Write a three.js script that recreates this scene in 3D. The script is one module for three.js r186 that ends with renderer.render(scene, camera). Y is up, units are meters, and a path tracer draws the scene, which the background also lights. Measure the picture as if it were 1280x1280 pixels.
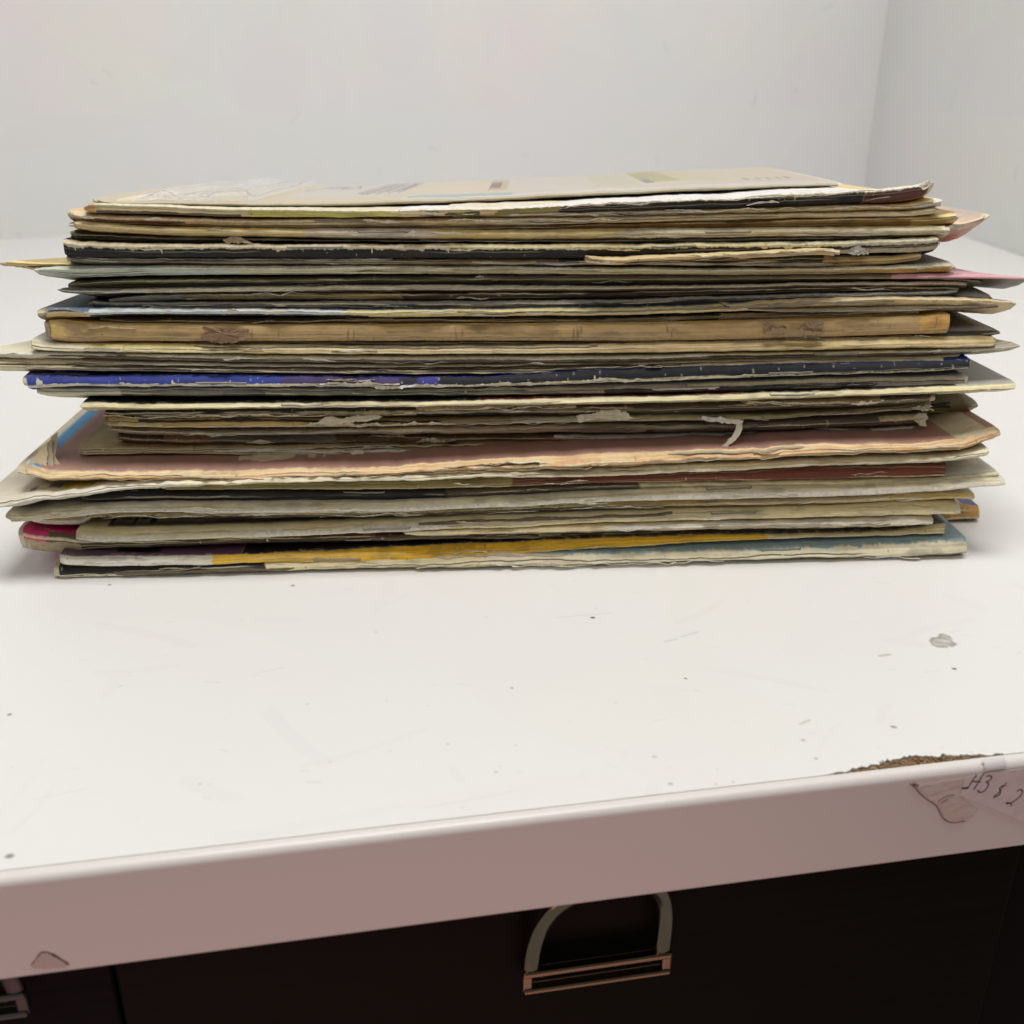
import * as THREE from 'three';
import { mergeGeometries } from 'three/addons/utils/BufferGeometryUtils.js';
import { RoundedBoxGeometry } from 'three/addons/geometries/RoundedBoxGeometry.js';
import { RectAreaLightUniformsLib } from 'three/addons/lights/RectAreaLightUniformsLib.js';

// ---------------------------------------------------------------- camera, light, exposure
const scene = new THREE.Scene();
const PITCH = THREE.MathUtils.degToRad(23.2), HEIGHT = 0.1296, FOCAL = 1282;      // the lens stands 13 cm above the table top
const camera = new THREE.PerspectiveCamera(2 * THREE.MathUtils.radToDeg(Math.atan(640 / FOCAL)), 1, 0.01, 20);
camera.position.set(0, HEIGHT, 0);
camera.rotation.x = -PITCH;
camera.focus = 0.264;
camera.userData.fStop = 19;
scene.background = new THREE.Color().setRGB(0.125, 0.122, 0.118);                  // the dim room around the table
RectAreaLightUniformsLib.init();
function panel(color, power, w, h, from, to) {
  const l = new THREE.RectAreaLight(color, power, w, h);
  l.position.set(...from); l.lookAt(...to); scene.add(l);
  return l;
}
const LIGHT = { top: 14.4, front: 2.7, low: 1.25 };
panel(new THREE.Color(1, 0.985, 0.965), LIGHT.top, 0.6, 0.4, [0.0, 1.15, -0.17], [0.02, 0, -0.36]);     // ceiling fitting
panel(new THREE.Color(1, 0.96, 0.90), LIGHT.front, 1.0, 0.6, [-0.55, 1.4, 1.1], [0.1, 0, -0.4]);         // added fill behind the camera, no known fitting; lifts spines and right wall
panel(new THREE.Color(1, 0.43, 0.41), LIGHT.low, 0.55, 0.2, [0.0, -0.28, 0.1], [0.02, -0.01, -0.16]);   // added red fill low in front, stands in for bounce on the table edge
const renderer = new THREE.WebGLRenderer();
renderer.toneMapping = THREE.LinearToneMapping;
renderer.toneMappingExposure = 1;
renderer.shadowMap.enabled = true;

// ---------------------------------------------------------------- helpers
function rng(seed) { let a = seed >>> 0; return () => { a = (a + 0x6D2B79F5) | 0; let t = Math.imul(a ^ (a >>> 15), 1 | a); t = (t + Math.imul(t ^ (t >>> 7), 61 | t)) ^ t; return ((t ^ (t >>> 14)) >>> 0) / 4294967296; }; }
function hash(x, y, s) { let h = Math.imul(x | 0, 374761393) ^ Math.imul(y | 0, 668265263) ^ Math.imul(s | 0, 2147483647 - 61); h = Math.imul(h ^ (h >>> 13), 1274126177); return ((h ^ (h >>> 16)) >>> 0) / 4294967296; }
function noise(x, y, s) { const i = Math.floor(x), j = Math.floor(y); let u = x - i, v = y - j; u = u * u * (3 - 2 * u); v = v * v * (3 - 2 * v); const a = hash(i, j, s), b = hash(i + 1, j, s), c = hash(i, j + 1, s), d = hash(i + 1, j + 1, s); return a + (b - a) * u + (c - a) * v + (a - b - c + d) * u * v; }
function fbm(x, y, s) { return noise(x, y, s) * 0.5 + noise(x * 2.1, y * 2.1, s + 7) * 0.3 + noise(x * 4.3, y * 4.3, s + 13) * 0.2; }
const clamp = (x, a, b) => Math.min(b, Math.max(a, x));
const lerp = (a, b, t) => a + (b - a) * t;
const smooth = (a, b, x) => { const t = clamp((x - a) / (b - a), 0, 1); return t * t * (3 - 2 * t); };
const lin = (c) => { c /= 255; return c <= 0.04045 ? c / 12.92 : Math.pow((c + 0.055) / 1.055, 2.4); };
const enc = (c) => { c = clamp(c, 0, 1); return c <= 0.0031308 ? 12.92 * c : 1.055 * Math.pow(c, 1 / 2.4) - 0.055; };
const CP = Math.cos(PITCH), SP = Math.sin(PITCH);
function ray(px, py) { const X = (px - 640) / FOCAL, Y = (640 - py) / FOCAL; return [X, Y * CP - SP, -Y * SP - CP]; }
function atY(px, py, y) { const d = ray(px, py), t = (y - HEIGHT) / d[1]; return new THREE.Vector3(d[0] * t, y, d[2] * t); }
function atZ(px, py, z) { const d = ray(px, py), t = z / d[2]; return new THREE.Vector3(d[0] * t, HEIGHT + d[1] * t, z); }
const names = {};
function numbered(name) { const n = names[name] ?? 0; names[name] = n + 1; return n ? `${name}_${String(n).padStart(3, '0')}` : name; }
function tag(o, label, category, group, kind) { if (label) o.userData.label = label; if (category) o.userData.category = category; if (group) o.userData.group = group; if (kind) o.userData.kind = kind; return o; }
function mesh(name, geo, mat, parent) { const m = new THREE.Mesh(geo, mat); m.name = parent ? name : numbered(name); m.castShadow = m.receiveShadow = true; (parent ?? scene).add(m); return m; }
function thing(name, label, category, pos, group) { const g = new THREE.Group(); g.name = numbered(name); g.position.copy(pos); scene.add(g); return tag(g, label, category, group); }
function dataTexture(w, h, fn, linearData) {
  const a = new Uint8Array(w * h * 4);
  for (let y = 0; y < h; y++) for (let x = 0; x < w; x++) { const c = fn(x, y), o = (y * w + x) * 4; for (let k = 0; k < 3; k++) a[o + k] = Math.round(255 * (linearData ? clamp(c[k], 0, 1) : enc(c[k]))); a[o + 3] = 255; }
  const t = new THREE.DataTexture(a, w, h); t.magFilter = t.minFilter = THREE.LinearFilter; t.wrapS = t.wrapT = THREE.ClampToEdgeWrapping;
  if (!linearData) t.colorSpace = THREE.SRGBColorSpace; t.needsUpdate = true; return t;
}
const mix3 = (a, b, t) => [a[0] + (b[0] - a[0]) * t, a[1] + (b[1] - a[1]) * t, a[2] + (b[2] - a[2]) * t];
const paint = (r, g, b, e = 0.365) => { let c = [r, g, b].map((v) => lin(v) / e); const l = 0.3 * c[0] + 0.6 * c[1] + 0.1 * c[2]; c = c.map((v) => v + (l - v) * 0.06); const m = Math.max(...c); return m > 0.72 ? c.map((v) => v * 0.72 / m) : c; };   // base colour of paper and ink

// ---------------------------------------------------------------- table, walls, cabinet
const edgeTopL = atY(0, 1101, 0), edgeTopR = atY(1280, 951, 0);                   // front edge of the table top
const edgeDir = edgeTopR.clone().sub(edgeTopL).setY(0).normalize(), inward = new THREE.Vector3(edgeDir.z, 0, -edgeDir.x);   // inward: away from the viewer
if (inward.z > 0) inward.negate();
const wallL = atY(0, 299, 0), wallC = atY(1078, 253, 0), sideR = atY(1280, 320, 0);
const backDir = wallC.clone().sub(wallL).normalize(), sideDir = sideR.clone().sub(wallC).normalize();

// canvas of the wear on the table top, in metres: x -0.34..0.38, z -0.40..-0.10
const TX0 = -0.34, TX1 = 0.38, TZ0 = -0.40, TZ1 = -0.10, TW = 2048, TH = 854;
const tableMap = (() => {
  const c = document.createElement('canvas'); c.width = TW; c.height = TH; const g = c.getContext('2d');
  g.fillStyle = 'rgb(229,228,226)'; g.fillRect(0, 0, TW, TH);
  const r = rng(5), P = (px, py) => { const p = atY(px, py, 0); return [(p.x - TX0) / (TX1 - TX0) * TW, (p.z - TZ0) / (TZ1 - TZ0) * TH]; };
  for (let i = 0; i < 150; i++) { g.fillStyle = `rgba(${215 + r() * 20 | 0},${210 + r() * 20 | 0},${202 + r() * 18 | 0},0.06)`; g.beginPath(); g.ellipse(r() * TW, r() * TH, 30 + r() * 120, 14 + r() * 50, r() * 3, 0, 7); g.fill(); }
  const dot = (px, py, s, col) => { const [x, y] = P(px, py); g.fillStyle = col; g.beginPath(); g.ellipse(x, y, s * 0.62, s * 0.5, 0, 0, 7); g.fill(); };
  for (const [px, py, s, col] of [[741, 772, 2.6, '#57524b'], [857, 848, 1.8, '#8f8a80'], [1193, 836, 2.2, '#4a4540'], [640, 860, 1.6, '#8a857c'], [838, 980, 2, '#aaa59a'], [1118, 909, 2.4, '#a29c92'], [1115, 908, 1.6, '#8b867c'], [137, 731, 2.3, '#8f8b80'], [366, 732, 2.4, '#837e74'], [12, 893, 2, '#77716a'], [12, 1070, 3.4, '#8f8a82'], [48, 676, 1.6, '#8d887e'], [1004, 925, 2.5, '#c2bdb2'], [818, 946, 2.2, '#c0bbb0'], [1020, 948, 2, '#b5b0a6'], [895, 980, 1.5, '#c2bdb4'], [560, 930, 1.5, '#bcb7ac'], [470, 790, 1.5, '#c4bfb4'], [250, 980, 1.6, '#c4bfb4'], [620, 965, 2, '#c6c1b6']]) dot(px, py, s, col);
  const line = (pts, w, col) => { g.strokeStyle = col; g.lineWidth = w; g.lineCap = 'round'; g.beginPath(); pts.forEach(([px, py], i) => { const [x, y] = P(px, py); i ? g.lineTo(x, y) : g.moveTo(x, y); }); g.stroke(); };
  line([[832, 802], [845, 799]], 2.5, '#d3d6dc'); line([[852, 796], [872, 790]], 2, '#ced3db'); line([[1100, 820], [1112, 818]], 2.5, '#c6c1b7'); line([[320, 842], [355, 834]], 1.0, '#d9d6d0'); line([[695, 772], [765, 766]], 1.0, '#d8d5ce'); line([[530, 1010], [640, 990]], 1.0, '#dedcd7');
  line([[1000, 905], [1012, 900]], 1.8, '#cbc6bc'); line([[40, 1000], [110, 985]], 1.0, '#dedcd7');
  for (let i = 0; i < 70; i++) { const px = r() * 1280, py = 700 + r() * 330; dot(px, py, 0.5 + r() * 1.2, `rgba(${140 + r() * 60 | 0},${135 + r() * 55 | 0},${125 + r() * 50 | 0},${0.15 + r() * 0.3})`); }
  for (let i = 0; i < 60; i++) { const px = r() * 1280, py = 715 + r() * 300, a = r() * 40 - 20; line([[px, py], [px + 4 + r() * 16, py + a * 0.12]], 0.6 + r() * 0.7, `rgba(196,190,180,${0.12 + r() * 0.2})`); }
  for (let i = 0; i < 26; i++) { const px = r() * 1280, py = 720 + r() * 300, a = r() * 6.3, l = 10 + r() * 50; g.strokeStyle = `rgba(208,204,197,${0.05 + r() * 0.07})`; g.lineWidth = 2 + r() * 9; const [x, y] = P(px, py); g.beginPath(); g.moveTo(x, y); g.quadraticCurveTo(x + Math.cos(a) * l, y + Math.sin(a) * l * 0.6, x + Math.cos(a + 0.15) * l * 1.9, y + Math.sin(a + 0.15) * l * 1.1); g.stroke(); }
  const chip = [[1163, 801], [1166, 797], [1174, 797], [1175, 793], [1181, 792], [1187, 796], [1188, 801], [1195, 805], [1190, 808], [1178, 809], [1168, 808]];
  g.beginPath(); chip.forEach(([px, py], i) => { const [x, y] = P(px, py); i ? g.lineTo(x, y) : g.moveTo(x, y); }); g.closePath(); g.fillStyle = '#b9b4ab'; g.fill(); g.strokeStyle = 'rgba(120,114,104,0.55)'; g.lineWidth = 1.6; g.setLineDash([5, 3, 9, 6]); g.stroke(); g.setLineDash([]); for (let i = 0; i < 14; i++) { const [x, y] = P(1169 + r() * 20, 798 + r() * 8); const v = 145 + r() * 75 | 0; g.fillStyle = `rgba(${v},${v - 3},${v - 8},0.6)`; g.beginPath(); g.ellipse(x, y, 2 + r() * 5, 1 + r() * 3, r() * 3, 0, 7); g.fill(); }
  line([[1175, 797], [1184, 799]], 1.4, '#9d978d'); line([[1170, 803], [1190, 805]], 1.4, '#a39d93');
  const t = new THREE.CanvasTexture(c); t.colorSpace = THREE.SRGBColorSpace; t.flipY = false; return t;
})();
const laminate = new THREE.MeshStandardMaterial({ color: 0xffffff, map: tableMap, roughness: 0.42 });
const edgeBand = new THREE.MeshStandardMaterial({ color: new THREE.Color().setRGB(0.74, 0.70, 0.66), roughness: 0.35 });
const chipboard = new THREE.MeshStandardMaterial({
  map: dataTexture(256, 64, (x, y) => { const n = fbm(x * 0.13, y * 0.2, 3), m = noise(x * 0.4, y * 0.45, 9); return m > 0.78 ? [0.42, 0.31, 0.18] : mix3([0.05, 0.024, 0.01], [0.30, 0.18, 0.085], n); }), roughness: 0.95 });
{
  const table = thing('table', 'white laminate table with a rounded front edge, chipped at the right', 'table', new THREE.Vector3(0, 0, edgeTopL.z));
  const off = new THREE.Vector3(0, 0, edgeTopL.z), SET = 0.0027;                   // the strip of the edge is 2.7 mm deep
  const jointAt = (px) => { const t = (px - 0) / 1280; const p = edgeTopL.clone().lerp(edgeTopR, t * (edgeTopL.z / lerp(edgeTopL.z, edgeTopR.z, 0.5))); return p; };
  const a = edgeTopL.clone().addScaledVector(edgeDir, -0.6).addScaledVector(inward, SET);
  const reach = wallC.clone().sub(a).dot(inward) / -sideDir.dot(inward), b = wallC.clone().addScaledVector(sideDir, reach).addScaledVector(edgeDir, -0.002);   // the edge runs to the side wall
  const back = [wallC.clone(), wallL.clone().addScaledVector(backDir, -1.2)];
  const onJoint = (px) => { const d = ray(px, 0); const A = edgeTopL.clone().addScaledVector(inward, SET); // where the joint passes this column of the photograph
    const k = (px - 640) / FOCAL; // solve x = k * t * ..., along A + edgeDir * s
    let lo = -0.6, hi = 0.6; const col = (s) => { const p = A.clone().addScaledVector(edgeDir, s); const y = p.y - HEIGHT, depth = -p.z * CP - y * SP; return p.x / depth - k; };
    for (let i = 0; i < 50; i++) { const m = (lo + hi) / 2; if (col(m) < 0) lo = m; else hi = m; } return A.addScaledVector(edgeDir, lo); };
  // laminate sheet, 1 mm thick, with the bite missing along the joint
  const bite = [[1030, 0], [1042, 1.2], [1062, 1.8], [1066, 4], [1080, 5], [1092, 7.5], [1104, 8.5], [1112, 12.5], [1122, 13], [1136, 11], [1150, 11.5], [1165, 10], [1178, 10.5], [1190, 9], [1204, 8.6], [1213, 5.5], [1226, 5.8], [1233, 2.5], [1250, 2.2], [1256, 0]];
  { const r = rng(19), f = []; bite.forEach((p, i) => { f.push(p); const q = bite[i + 1]; if (q) for (let k = 1; k < 4; k++) f.push([lerp(p[0], q[0], k / 4), Math.max(0.3, lerp(p[1], q[1], k / 4) + (r() - 0.5) * 3)]); }); bite.splice(0, bite.length, ...f); }
  const notch = bite.map(([px, up]) => { const j = onJoint(px); const p = j.clone(); const mm = up * 0.0002 * (1 + 0.25 * Math.sin(px * 1.7)); return p.addScaledVector(inward, mm); });
  const outline = [a, ...notch, b, ...back];
  const shape = new THREE.Shape(outline.map((p) => new THREE.Vector2(p.x, -p.z)));
  const flat = (s, top, thick) => { const g = new THREE.ExtrudeGeometry(s, { depth: thick, bevelEnabled: false }); g.rotateX(-Math.PI / 2); g.translate(0, top - thick, 0); return g; };
  const uvTable = (g) => { const p = g.attributes.position, uv = new Float32Array(p.count * 2); for (let i = 0; i < p.count; i++) { uv[i * 2] = (p.getX(i) - TX0) / (TX1 - TX0); uv[i * 2 + 1] = (p.getZ(i) - TZ0) / (TZ1 - TZ0); } g.setAttribute('uv', new THREE.BufferAttribute(uv, 2)); return g; };
  mesh('tabletop', uvTable(flat(shape, 0, 0.0004)).translate(-off.x, 0, -off.z), laminate, table);
  // core under the laminate, seen in the bite
  const core = new THREE.Shape([a, b, ...back].map((p) => new THREE.Vector2(p.x, -p.z)));
  const cg = flat(core, -0.0006, 0.0220); { const p = cg.attributes.position, uv = cg.attributes.uv; for (let i = 0; i < p.count; i++) uv.setXY(i, p.getX(i) * 25, p.getZ(i) * 60); }
  chipboard.map.wrapS = chipboard.map.wrapT = THREE.RepeatWrapping;
  mesh('chipboard_core', cg.translate(-off.x, 0, -off.z), chipboard, table);
  // splinters of board standing in the bite
  { const r = rng(88), gs = []; for (let i = 0; i < 90; i++) { const px = 1070 + r() * 140, j = onJoint(px).addScaledVector(inward, r() * 0.0024 + 0.0002); const s = new THREE.BoxGeometry(0.0005 + r() * 0.0013, 0.0003 + r() * 0.0003, 0.0003 + r() * 0.0005); s.rotateY(r() * 3); s.rotateZ(r() * 0.5 - 0.25); s.translate(j.x - off.x, -0.0007 + r() * 0.0003, j.z - off.z); const u = s.attributes.uv, k = r(); for (let q = 0; q < u.count; q++) u.setXY(q, k + u.getX(q) * 0.05, r()); gs.push(s); } tag(mesh('wood_splinters', mergeGeometries(gs), chipboard, table), null, null, null, 'stuff'); }
  // rounded edge strip: profile in (out, y), extruded along the edge
  const R = 0.0017, T = 0.0228, prof = [];
  prof.push([0, -T]);
  for (let i = 0; i <= 4; i++) { const q = -Math.PI / 2 + i / 4 * Math.PI / 2; prof.push([SET - 0.0006 + 0.0006 * Math.cos(q), -T + 0.0006 + 0.0006 * Math.sin(q)]); }
  for (let i = 0; i <= 8; i++) { const q = i / 8 * Math.PI / 2; prof.push([SET - R + R * Math.cos(q), -R + R * Math.sin(q)]); }
  prof.push([0.00022, -0.00002], [0.00014, -0.0002], [0.00012, -0.0009]);
  const es = new THREE.Shape(prof.map(([x, y]) => new THREE.Vector2(Math.max(x, 0.00012), y)));
  const len = a.distanceTo(b), eg = new THREE.ExtrudeGeometry(es, { depth: len, bevelEnabled: false, steps: 1 });
  const M = new THREE.Matrix4().makeBasis(inward.clone().negate(), new THREE.Vector3(0, 1, 0), edgeDir.clone().negate()); M.setPosition(b.x - off.x, 0, b.z - off.z);
  if (M.determinant() < 0) { M.makeBasis(inward.clone().negate(), new THREE.Vector3(0, 1, 0), edgeDir.clone()); M.setPosition(a.x - off.x, 0, a.z - off.z); }
  eg.applyMatrix4(M); mesh('edge_strip', eg, edgeBand, table);
  // chipped corner of the strip, low at the left
  const outFace = (px, py) => { const d = new THREE.Vector3(...ray(px, py)), o = new THREE.Vector3(0, HEIGHT, 0), n = inward.clone().negate(), p0 = edgeTopL; const t = p0.clone().sub(o).dot(n) / d.dot(n); return o.addScaledVector(d, t); };
  const onFace = (poly, lift, thick) => { const q = poly.map(([px, py]) => { const p = outFace(px, py); return new THREE.Vector2(p.clone().sub(edgeTopL).dot(edgeDir), p.y); }); const g = new THREE.ExtrudeGeometry(new THREE.Shape(q), { depth: thick, bevelEnabled: false }); const m = new THREE.Matrix4().makeBasis(edgeDir, new THREE.Vector3(0, 1, 0), inward.clone().negate()); const o = edgeTopL.clone().addScaledVector(inward, -lift); m.setPosition(o); return g.applyMatrix4(m); };
  const rimMat = new THREE.MeshStandardMaterial({ color: new THREE.Color().setRGB(0.17, 0.1, 0.09), roughness: 0.8 });
  const patchMat = new THREE.MeshStandardMaterial({ color: new THREE.Color().setRGB(0.62, 0.52, 0.46), roughness: 0.9 });
  const tri = [[38, 1207], [46, 1196], [52, 1189], [60, 1189], [70, 1194], [82, 1201], [87, 1205], [80, 1208], [60, 1210], [44, 1210]];
  const rag = (poly, j, seed) => { const r = rng(seed), out = []; poly.forEach((p, i) => { const q = poly[(i + 1) % poly.length]; for (let t = 0; t < 3; t++) out.push([lerp(p[0], q[0], t / 3) + (r() - 0.5) * j, lerp(p[1], q[1], t / 3) + (r() - 0.5) * j]); }); return out; };
  const grow = (poly, k) => { const cx = poly.reduce((s, p) => s + p[0], 0) / poly.length, cy = poly.reduce((s, p) => s + p[1], 0) / poly.length; return poly.map(([x, y]) => [cx + (x - cx) * k, cy + (y - cy) * k]); };
  mesh('chip_rim', onFace(rag(tri, 1.6, 3), 0.00002, 0.00005).translate(-off.x, 0, -off.z), rimMat, table);
  mesh('chip', onFace(rag(grow(tri, 0.93).map(([x, y]) => [x - 0.6, y + 1.1]), 1.8, 6), 0.00008, 0.00005).translate(-off.x, 0, -off.z), patchMat, table);

  // torn remnant of an old sticker
  const torn = [[1138, 978], [1150, 981], [1165, 979], [1190, 974], [1208, 973], [1200, 985], [1199, 993], [1210, 1003], [1222, 1011], [1215, 1020], [1206, 1026], [1190, 1027], [1181, 1024], [1176, 1014], [1171, 1006], [1160, 999], [1150, 990]];
  const rem = thing('torn_sticker', 'torn brownish paper sticker remnant on the front edge of the table', 'sticker', outFace(1180, 1000));
  const tornMat = new THREE.MeshStandardMaterial({ color: new THREE.Color().setRGB(0.64, 0.56, 0.5), roughness: 0.9, bumpScale: 0.0004,
    bumpMap: dataTexture(128, 128, (x, y) => { const n = fbm(x * 0.06, y * 0.09, 21); return [n, n, n]; }, true) });
  { const g = onFace(rag(torn, 1.6, 9), 0.00003, 0.00008), p = g.attributes.position, uv = g.attributes.uv; for (let i = 0; i < p.count; i++) uv.setXY(i, p.getX(i) * 40, p.getY(i) * 40); mesh('paper', g.translate(-rem.position.x, -rem.position.y, -rem.position.z), tornMat, rem); }
  tornMat.bumpMap.wrapS = tornMat.bumpMap.wrapT = THREE.RepeatWrapping;
  const rimPoly = torn.slice(9).concat([[1138, 978], [1143, 981], [1152, 993], [1163, 1003], [1173, 1010], [1178, 1018], [1183, 1026]].reverse());
  const tube = (pts, rad, lift) => { const c = new THREE.CatmullRomCurve3(pts.map(([px, py]) => outFace(px, py).addScaledVector(inward, -lift))); return new THREE.TubeGeometry(c, 30, rad, 5); };
  mesh('dirty_rim', mergeGeometries([tube([[1137, 979], [1143, 984], [1150, 992], [1160, 1000], [1170, 1007], [1174, 1014], [1180, 1024], [1190, 1028], [1206, 1026]], 0.00013, 0.00008), tube([[1140, 979], [1147, 982]], 0.0003, 0.00002), tube([[1172, 1001], [1182, 995], [1192, 993]], 0.0001, 0.00011), tube([[1176, 1003], [1184, 999]], 0.0001, 0.00011)]).translate(-rem.position.x, -rem.position.y, -rem.position.z), rimMat, rem);

  // hand-written price sticker
  const poly = [[1208, 970], [1221, 968], [1240, 964], [1262, 962], [1282, 959], [1284, 1030], [1272, 1024], [1240, 1010], [1214, 1000], [1199, 993], [1203, 982]];
  const st = thing('price_sticker', 'pale price sticker with H3 $ 2 written on it, on the table edge', 'sticker', outFace(1240, 990));
  const o2 = outFace(1199, 1030), wU = outFace(1284, 1000).sub(outFace(1199, 1000)).dot(edgeDir);
  const C = document.createElement('canvas'); C.width = 1024; C.height = 1024; const g2 = C.getContext('2d');
  const q0 = edgeTopL; const toUV = (p) => { const d = p.clone().sub(o2); return [d.dot(edgeDir) / wU, d.y / wU]; };
  const W2 = (px, py) => { const [u, v] = toUV(outFace(px, py)); return [u * 1024, 1024 - v * 1024]; };
  g2.fillStyle = 'rgb(222,212,210)'; g2.fillRect(0, 0, 1024, 1024);
  const r2 = rng(4); for (let i = 0; i < 60; i++) { g2.fillStyle = `rgba(190,176,180,0.10)`; g2.beginPath(); g2.ellipse(r2() * 1024, r2() * 1024, 40 + r2() * 120, 20 + r2() * 60, r2() * 3, 0, 7); g2.fill(); }
  const pen = (pts, w = 20, col = 'rgb(48,40,44)') => { g2.strokeStyle = col; g2.lineWidth = w; g2.lineCap = g2.lineJoin = 'round'; g2.beginPath(); pts.forEach(([px, py], i) => { const [x, y] = W2(px, py); i ? g2.lineTo(x, y) : g2.moveTo(x, y); }); g2.stroke(); };
  pen([[1220.5, 967.5], [1214, 976], [1209, 984.5]]); pen([[1228.5, 966.5], [1222, 977], [1216.5, 986]]); pen([[1215.5, 976], [1224.5, 976.5]]);            // H
  pen([[1232.5, 969.5], [1237, 968.5], [1239, 971], [1236.5, 974.5], [1231.5, 976.5], [1235, 978.5], [1233.5, 983.5], [1229, 988.5], [1223.5, 990], [1221.5, 987]]);   // 3
  pen([[1256, 981], [1252, 981.5], [1248.5, 984.5], [1250, 988.5], [1248.5, 992.5], [1244, 995], [1242, 994]]); pen([[1257.5, 977.5], [1241, 997]], 15);                // $
  pen([[1271, 988], [1275, 985.5], [1277.5, 988.5], [1275, 994], [1266, 1001.5], [1258, 1004], [1257, 1002.5], [1262, 1003], [1263.5, 1006]]);                      // 2
  pen([[1200, 991], [1202, 995], [1216, 1002], [1232, 1009], [1250, 1017], [1271, 1024.5]], 13, 'rgb(92,72,76)');
  const tx = new THREE.CanvasTexture(C); tx.colorSpace = THREE.SRGBColorSpace;
  const pm = new THREE.MeshStandardMaterial({ map: tx, roughness: 0.55 });
  { const g = onFace(poly, 0.00016, 0.00007), p = g.attributes.position, uv = g.attributes.uv, v = new THREE.Vector3(); for (let i = 0; i < p.count; i++) { v.fromBufferAttribute(p, i); const [a1, b1] = toUV(v); uv.setXY(i, a1, b1); } mesh('written_face', g.translate(-st.position.x, -st.position.y, -st.position.z), pm, st); }
  { // the part of the sticker folded over the rounded edge
    const A = onJoint(1221).addScaledVector(inward, 0.0004), B = onJoint(1248).addScaledVector(inward, 0.0004), n = 8, pos = [], idx = [];
    for (let i = 0; i <= n; i++) { const q = i / n * Math.PI / 2, out = SET - R + R * Math.sin(q) + 0.0003, y = -R + 0.0002 + R * Math.cos(q) + 0.0003; for (const [pt, w] of [[A, 0], [B, 1]]) { const wob = (w ? 0.0004 * Math.sin(i * 1.7) : 0.0003 * Math.sin(i * 2.3)); const p = pt.clone().addScaledVector(inward, -out - 0.0004).addScaledVector(edgeDir, wob); pos.push(p.x - st.position.x, y - st.position.y, p.z - st.position.z); } if (i < n) { const k = i * 2; idx.push(k, k + 1, k + 2, k + 1, k + 3, k + 2); } }
    const g = new THREE.BufferGeometry(); g.setAttribute('position', new THREE.Float32BufferAttribute(pos, 3)); g.setIndex(idx); g.computeVertexNormals();
    mesh('folded_flap', g, new THREE.MeshStandardMaterial({ color: new THREE.Color().setRGB(0.66, 0.62, 0.62), roughness: 0.5, side: THREE.DoubleSide }), st);
  }

  // drawer cabinet under the table
  const dark = (r, g, b, rough) => new THREE.MeshPhysicalMaterial({ specularIntensity: 0.1, color: new THREE.Color().setRGB(r, g, b), roughness: rough, bumpScale: 0.0002, bumpMap: woodBump });
  const woodBump = dataTexture(256, 256, (x, y) => { const n = fbm(x * 0.012, y * 0.35, 51); return [n, n, n]; }, true); woodBump.wrapS = woodBump.wrapT = THREE.RepeatWrapping;
  const REC = 0.016;
  const onDrawer = (px, py, rec = REC) => { const d = new THREE.Vector3(...ray(px, py)), o = new THREE.Vector3(0, HEIGHT, 0), p0 = edgeTopL.clone().addScaledVector(inward, rec); const t = p0.sub(o).dot(inward) / d.dot(inward); return o.addScaledVector(d, t); };
  const along = (p) => p.clone().sub(edgeTopL).dot(edgeDir);
  const frame = new THREE.Matrix4().makeBasis(edgeDir, new THREE.Vector3(0, 1, 0), inward.clone().negate());
  const slab = (s0, s1, y0, y1, rec, thick) => { const g = new RoundedBoxGeometry(s1 - s0, y1 - y0, thick, 2, 0.0012); g.translate((s0 + s1) / 2, (y0 + y1) / 2, -rec - thick / 2); const m = frame.clone(); m.setPosition(edgeTopL); return g.applyMatrix4(m); };
  const sA = along(onDrawer(147, 1240)), sB = along(onDrawer(1262, 1130));
  const cab = thing('cabinet', 'black cabinet standing below the white table', 'cabinet', edgeTopL.clone().setY(-0.6));
  const rel = (g, o) => g.translate(-o.position.x, -o.position.y, -o.position.z);
  mesh('drawer_front', rel(slab(sA, sB, -0.19, -0.0272, REC, 0.016), cab), dark(0.0065, 0.0062, 0.0034, 0.5), cab);
  mesh('drawer_front', rel(slab(sA - 0.45, sA - 0.0004, -0.19, -0.0272, REC + 0.001, 0.016), cab), dark(0.003, 0.0034, 0.0034, 0.5), cab);
  mesh('side_panel', rel(slab(sB + 0.0015, sB + 0.05, -0.6, -0.0236, REC + 0.004, 0.4), cab), dark(0.0055, 0.006, 0.005, 0.5), cab);
  mesh('cabinet_body', rel(slab(sA - 0.47, sB + 0.001, -0.6, -0.0239, REC + 0.018, 0.38), cab), dark(0.003, 0.003, 0.003, 0.7), cab);

  const brass = new THREE.MeshStandardMaterial({ color: new THREE.Color().setRGB(0.46, 0.37, 0.25), metalness: 1, roughness: 0.12 });
  const rail = new THREE.MeshStandardMaterial({ color: new THREE.Color().setRGB(0.17, 0.145, 0.095), metalness: 1, roughness: 0.33 });
  const steel = new THREE.MeshStandardMaterial({ color: new THREE.Color().setRGB(0.10, 0.105, 0.10), metalness: 1, roughness: 0.55 });
  const L = onDrawer(651, 1215, REC - 0.002), Rr = onDrawer(835, 1189, REC - 0.002), w = along(Rr) - along(L), mid = L.clone().lerp(Rr, 0.5);
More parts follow.
